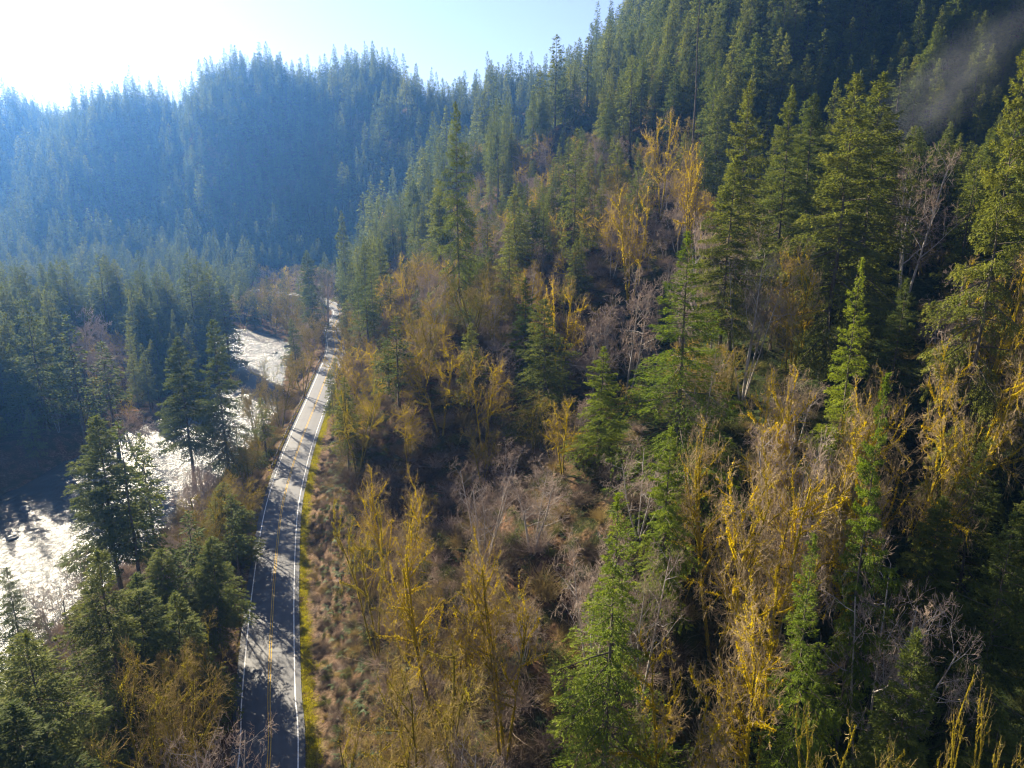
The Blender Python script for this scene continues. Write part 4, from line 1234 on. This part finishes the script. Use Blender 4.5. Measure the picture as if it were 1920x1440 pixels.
def cover(x0, x1, y0, y1, s, fn):
    X, Y = candidates(x0, x1, y0, y1, s)
    ok = (np.abs(X) < 0.76 * (Y * CP + 30) + 6) & (Y > 30)
    X, Y = X[ok], Y[ok]
    Z, r1, v1, e1 = height(X, Y, True)
    out = []
    for x, y, z, a, e in zip(X, Y, Z, r1, e1):
        p = fn(x, y, z, a, e)
        if p:
            out.append((x, y, z - 0.05, p[0], (rg.normal(0, .12), rg.normal(0, .12), rg.uniform(0, 6.28)), p[1]))
    return out


def f_fern(x, y, z, a, e):
    if e < 3 or -7 < a < 8.2 or rg.random() > (0.85 if 8 < a < 30 else .5):
        return None
    s = rg.uniform(.8, 1.7); return rg.integers(3), (s, s, s)


def f_brush(x, y, z, a, e):
    if e < .5 or -6.5 < a < 7.6:
        return None
    if rg.random() > (.8 if x < 0 else .5 if x < 30 else .28):
        return None
    if x > 20 and y < 180:
        s = rg.uniform(.5, 1.3); return 3 if rg.random() < .85 else 4, (s, s, s)
    s = rg.uniform(.6, 1.6) * (.6 if 0 < a < 14 else 1.15); return rg.integers(5), (s, s, s * rg.uniform(.6, 1.2))


def f_grass(x, y, z, a, e):
    if not (4.4 < a < 5.7 + rg.normal(0, .5) or (-5.4 < a < -4.5 and rg.random() < .2)):
        return None
    s = rg.uniform(.7, 1.4); return rg.integers(2), (s, s, s)


scatter_object('ferns', [fern(i) for i in range(3)], cover(-70, 150, 45, 200, 1.7, f_fern), 'sword ferns carpeting the slope above the road')
bank = cover(-60, 0, 45, 170, 1.25, lambda x, y, z, a, e: (rg.integers(5), (rg.uniform(.2, .9), rg.uniform(.2, .9), rg.uniform(.15, .55))) if 6.6 < a < 24 and rg.random() < .8 else None)
brs = [brush(1, M['brush']), brush(2, M['brush']), brush(3, M['twig']), brush(4, M['shrubleaf'], n=120, leafy=500), brush(5, M['twig_olive'])]
scatter_object('underbrush', brs, cover(-120, 190, 45, 240, 2.1, f_brush) + bank, 'tangled dry underbrush and low bushes beneath the trees')
gb = [tuft(1), tuft(2)]
scatter_object('verge_grass', gb, cover(-110, -15, 60, 260, .42, f_grass), 'yellow-green grass strip along the right road edge')


# ------------------------------------------------------------------ guardrail
def guardrail():
    steel = simple_mat('galvanised_steel', (0.30, 0.30, 0.30), 0.5, 0.6)
    wood = simple_mat('post_wood', (0.08, 0.06, 0.045), 0.8)
    P = ROAD[:, :2]
    T = np.gradient(P, axis=0); T /= np.linalg.norm(T, axis=1)[:, None]
    Nn = np.stack([T[:, 1], -T[:, 0]], -1)
    sel = (P[:, 1] > 165) & (P[:, 1] < 300) & (P[:, 0] > -90)
    L_ = (P - Nn * 4.95)[sel]; Nr = Nn[sel]
    root = bpy.data.objects.new('guardrail', None); COL.objects.link(root)
    root.location = (L_[0][0], L_[0][1], 0)
    tag(root, 'steel guardrail on dark posts along the river side of the road', 'guardrail')
    prof = [(0.0, .46), (.045, .50), (.045, .56), (0, .60), (0, .63), (.045, .67), (.045, .73), (0, .77)]
    V = []
    for (o_, z_) in prof:
        V.append(np.concatenate([L_ + Nr * o_, np.full((len(L_), 1), z_)], 1))
    for (o_, z_) in reversed(prof):
        V.append(np.concatenate([L_ + Nr * (o_ - .012), np.full((len(L_), 1), z_)], 1))
    V.append(V[0])
    V = np.stack(V, 1) - np.array([L_[0][0], L_[0][1], 0])
    link('rail', mesh_from('rail', V.reshape(-1, 3), grid_faces(V.shape[1], len(L_)), [steel]), root)
    s = np.concatenate([[0], np.cumsum(np.linalg.norm(np.diff(L_, axis=0), axis=1))])
    c = np.array([(-1, -1), (1, -1), (1, 1), (-1, 1)]) * .09
    vb = np.concatenate([np.concatenate([c, np.full((4, 1), -.5)], 1), np.concatenate([c, np.full((4, 1), .80)], 1), np.concatenate([c * .8, np.full((4, 1), .83)], 1)])
    fb = [(i, (i + 1) % 4, (i + 1) % 4 + 4, i + 4) for i in range(4)] + [(i + 4, (i + 1) % 4 + 4, (i + 1) % 4 + 8, i + 8) for i in range(4)] + [(8, 9, 10, 11)]
    pm = mesh_from('post', vb, fb, [wood])
    for d in np.arange(0, s[-1], 1.9):
        x = np.interp(d, s, L_[:, 0]); y = np.interp(d, s, L_[:, 1])
        i = min(int(np.searchsorted(s, d)), len(L_) - 1)
        o = link('post', pm, root)
        q = np.array([x, y]) - Nr[i] * .13
        o.location = (q[0] - L_[0][0], q[1] - L_[0][1], 0)
        o.rotation_euler = (0, 0, math.atan2(Nr[i][1], Nr[i][0]))


guardrail()


# ------------------------------------------------------------------ river boulders
def rock_mesh(seed):
    import bmesh
    from mathutils import noise
    bm = bmesh.new()
    bmesh.ops.create_icosphere(bm, subdivisions=3, radius=1)
    for v in bm.verts:
        n = noise.noise(v.co * 1.3 + Vector((seed * 7.1, 0, 0))) * .5 + noise.noise(v.co * 3.1 + Vector((0, seed * 3.3, 0))) * .18
        v.co *= 1 + n
        v.co.z *= .6
    me = bpy.data.meshes.new('rock'); bm.to_mesh(me); bm.free()
    me.materials.append(ROCKM)
    return me


ROCKM = simple_mat('wet_rock', (0.07, 0.065, 0.06), 0.5)
RK = [rock_mesh(i) for i in range(3)]
for i, (px, py, s_, lab) in enumerate([
        (541, 650, 2.0, 'dark boulder in the bright water near the river bend'),
        (516, 662, 1.3, 'small wet boulder left of the dark bend boulder'),
        (48, 955, 1.6, 'dark boulder in the river shallows at the left edge'),
        (20, 1010, 1.2, 'small boulder in the glittering river near the left edge'),
        (135, 905, 1.3, 'wet boulder beneath the left bank trees')]):
    u = (px - 960) / F; v = (py - 720) / F
    zc = (CAMZ + 6) / (SP + v * CP)
    o = link('boulder', RK[i % 3]); o.location = (u * zc, zc * (CP - v * SP), -6.0)
    o.scale = (s_, s_ * .8, s_ * .8); o.rotation_euler = (0, 0, i * 1.3)
    tag(o, lab, 'boulder', 'boulders in the river')


# ------------------------------------------------------------------ air
def box(name, lo, hi, mat):
    V = np.array([(x, y, z) for z in (lo[2], hi[2]) for y in (lo[1], hi[1]) for x in (lo[0], hi[0])], float)
    Fq = [(0, 2, 3, 1), (4, 5, 7, 6), (0, 1, 5, 4), (2, 6, 7, 3), (0, 4, 6, 2), (1, 3, 7, 5)]
    return link(name, mesh_from(name, V, Fq, [mat]))


def haze_mat():
    m, N, L = new_mat('haze_air')
    v = N.new('ShaderNodeVolumePrincipled')
    v.inputs['Color'].default_value = (0.13, 0.38, 1.0, 1)
    v.inputs['Density'].default_value = HAZE
    v.inputs['Anisotropy'].default_value = 0.55
    o = N.new('ShaderNodeOutputMaterial'); L.new(v.outputs[0], o.inputs['Volume'])
    return m


def snag():
    p = ray(1322, -60, 200)
    zb = float(height(np.array([p[0]]), np.array([p[1]]))[0])
    H = p[2] - zb
    print('snag', zb, H)
    r_ = np.random.default_rng(4); k = Kit()
    zs = np.linspace(0, H, 12); q = np.cumsum(r_.normal(0, .12, (12, 2)), 0)
    P = np.concatenate([q, zs[:, None]], 1); rad = .42 * (1 - zs / H * .8)
    tubes(k, P[:-1], P[1:], rad[:-1], rad[1:], 8, .5)
    b = Kit()
    for i in range(46):
        z = H * r_.uniform(.35, .98); a = r_.uniform(0, 6.28); L_ = r_.uniform(.6, 3.2)
        c = np.array([np.interp(z, zs, P[:, 0]), np.interp(z, zs, P[:, 1]), z]); d = np.array([math.cos(a), math.sin(a), r_.uniform(-.5, .3)])
        m_ = c + d * L_ * .6; e = m_ + (d + r_.normal(0, .5, 3)) * L_ * .4
        tubes(b, [c, m_], [m_, e], [.09, .05], [.05, .015], 4, .5)
    root = bpy.data.objects.new('dead_snag', None); COL.objects.link(root); root.location = (p[0], p[1], zb)
    link('trunk', k.mesh('snag_trunk', M['bark'], True), root); link('limbs', b.mesh('snag_limbs', M['bark']), root)
    tag(root, 'tall pale dead trunk standing bare at the top edge, above the bent-top conifer', 'dead tree')


snag()


def mist():
    m, N, L = new_mat('mist')
    tc = N.new('ShaderNodeTexCoord')
    n = N.new('ShaderNodeTexNoise'); n.inputs['Scale'].default_value = 1.9; n.inputs['Detail'].default_value = 5; n.inputs['Roughness'].default_value = .55
    mp = N.new('ShaderNodeMapping'); mp.inputs['Scale'].default_value = (1, 1, 1)
    L.new(tc.outputs['Object'], mp.inputs[0]); L.new(mp.outputs[0], n.inputs[0])
    ln = N.new('ShaderNodeVectorMath'); ln.operation = 'LENGTH'; L.new(tc.outputs['Object'], ln.inputs[0])
    fall = N.new('ShaderNodeMapRange'); fall.inputs[1].default_value = 1.0; fall.inputs[2].default_value = 0.0; fall.inputs[3].default_value = 0; fall.inputs[4].default_value = 1
    L.new(ln.outputs['Value'], fall.inputs[0])
    nr = N.new('ShaderNodeMapRange'); nr.inputs[1].default_value = .38; nr.inputs[2].default_value = .8; L.new(n.outputs[0], nr.inputs[0])
    mu = N.new('ShaderNodeMath'); mu.operation = 'MULTIPLY'; L.new(fall.outputs[0], mu.inputs[0]); L.new(nr.outputs[0], mu.inputs[1])
    m2 = N.new('ShaderNodeMath'); m2.operation = 'MULTIPLY'; m2.inputs[1].default_value = 0.013; L.new(mu.outputs[0], m2.inputs[0])
    v = N.new('ShaderNodeVolumePrincipled'); v.inputs['Color'].default_value = (.86, .91, 1, 1); v.inputs['Anisotropy'].default_value = .3
    L.new(m2.outputs[0], v.inputs['Density'])
    o = N.new('ShaderNodeOutputMaterial'); L.new(v.outputs[0], o.inputs['Volume'])
    import bmesh
    bm = bmesh.new(); bmesh.ops.create_icosphere(bm, subdivisions=3, radius=1)
    me = bpy.data.meshes.new('mist'); bm.to_mesh(me); bm.free(); me.materials.append(m)
    ob = link('mist', me)
    p = ray(1775, 155, 165)
    ob.location = p; ob.scale = (27, 14, 10); ob.rotation_euler = (0, math.radians(-42), 0)
    tag(ob, 'thin wisp of pale mist rising from the dark hollow at upper right', kind='stuff')


mist()


HAZE = 0.00014
hz = box('haze', (-2450, -450, float(GZ.min()) - 1), (2450, 4050, max(float(GZ.max()), 300) + 60), haze_mat())
tag(hz, 'pale blue air thickening over the far valley slopes', kind='stuff')
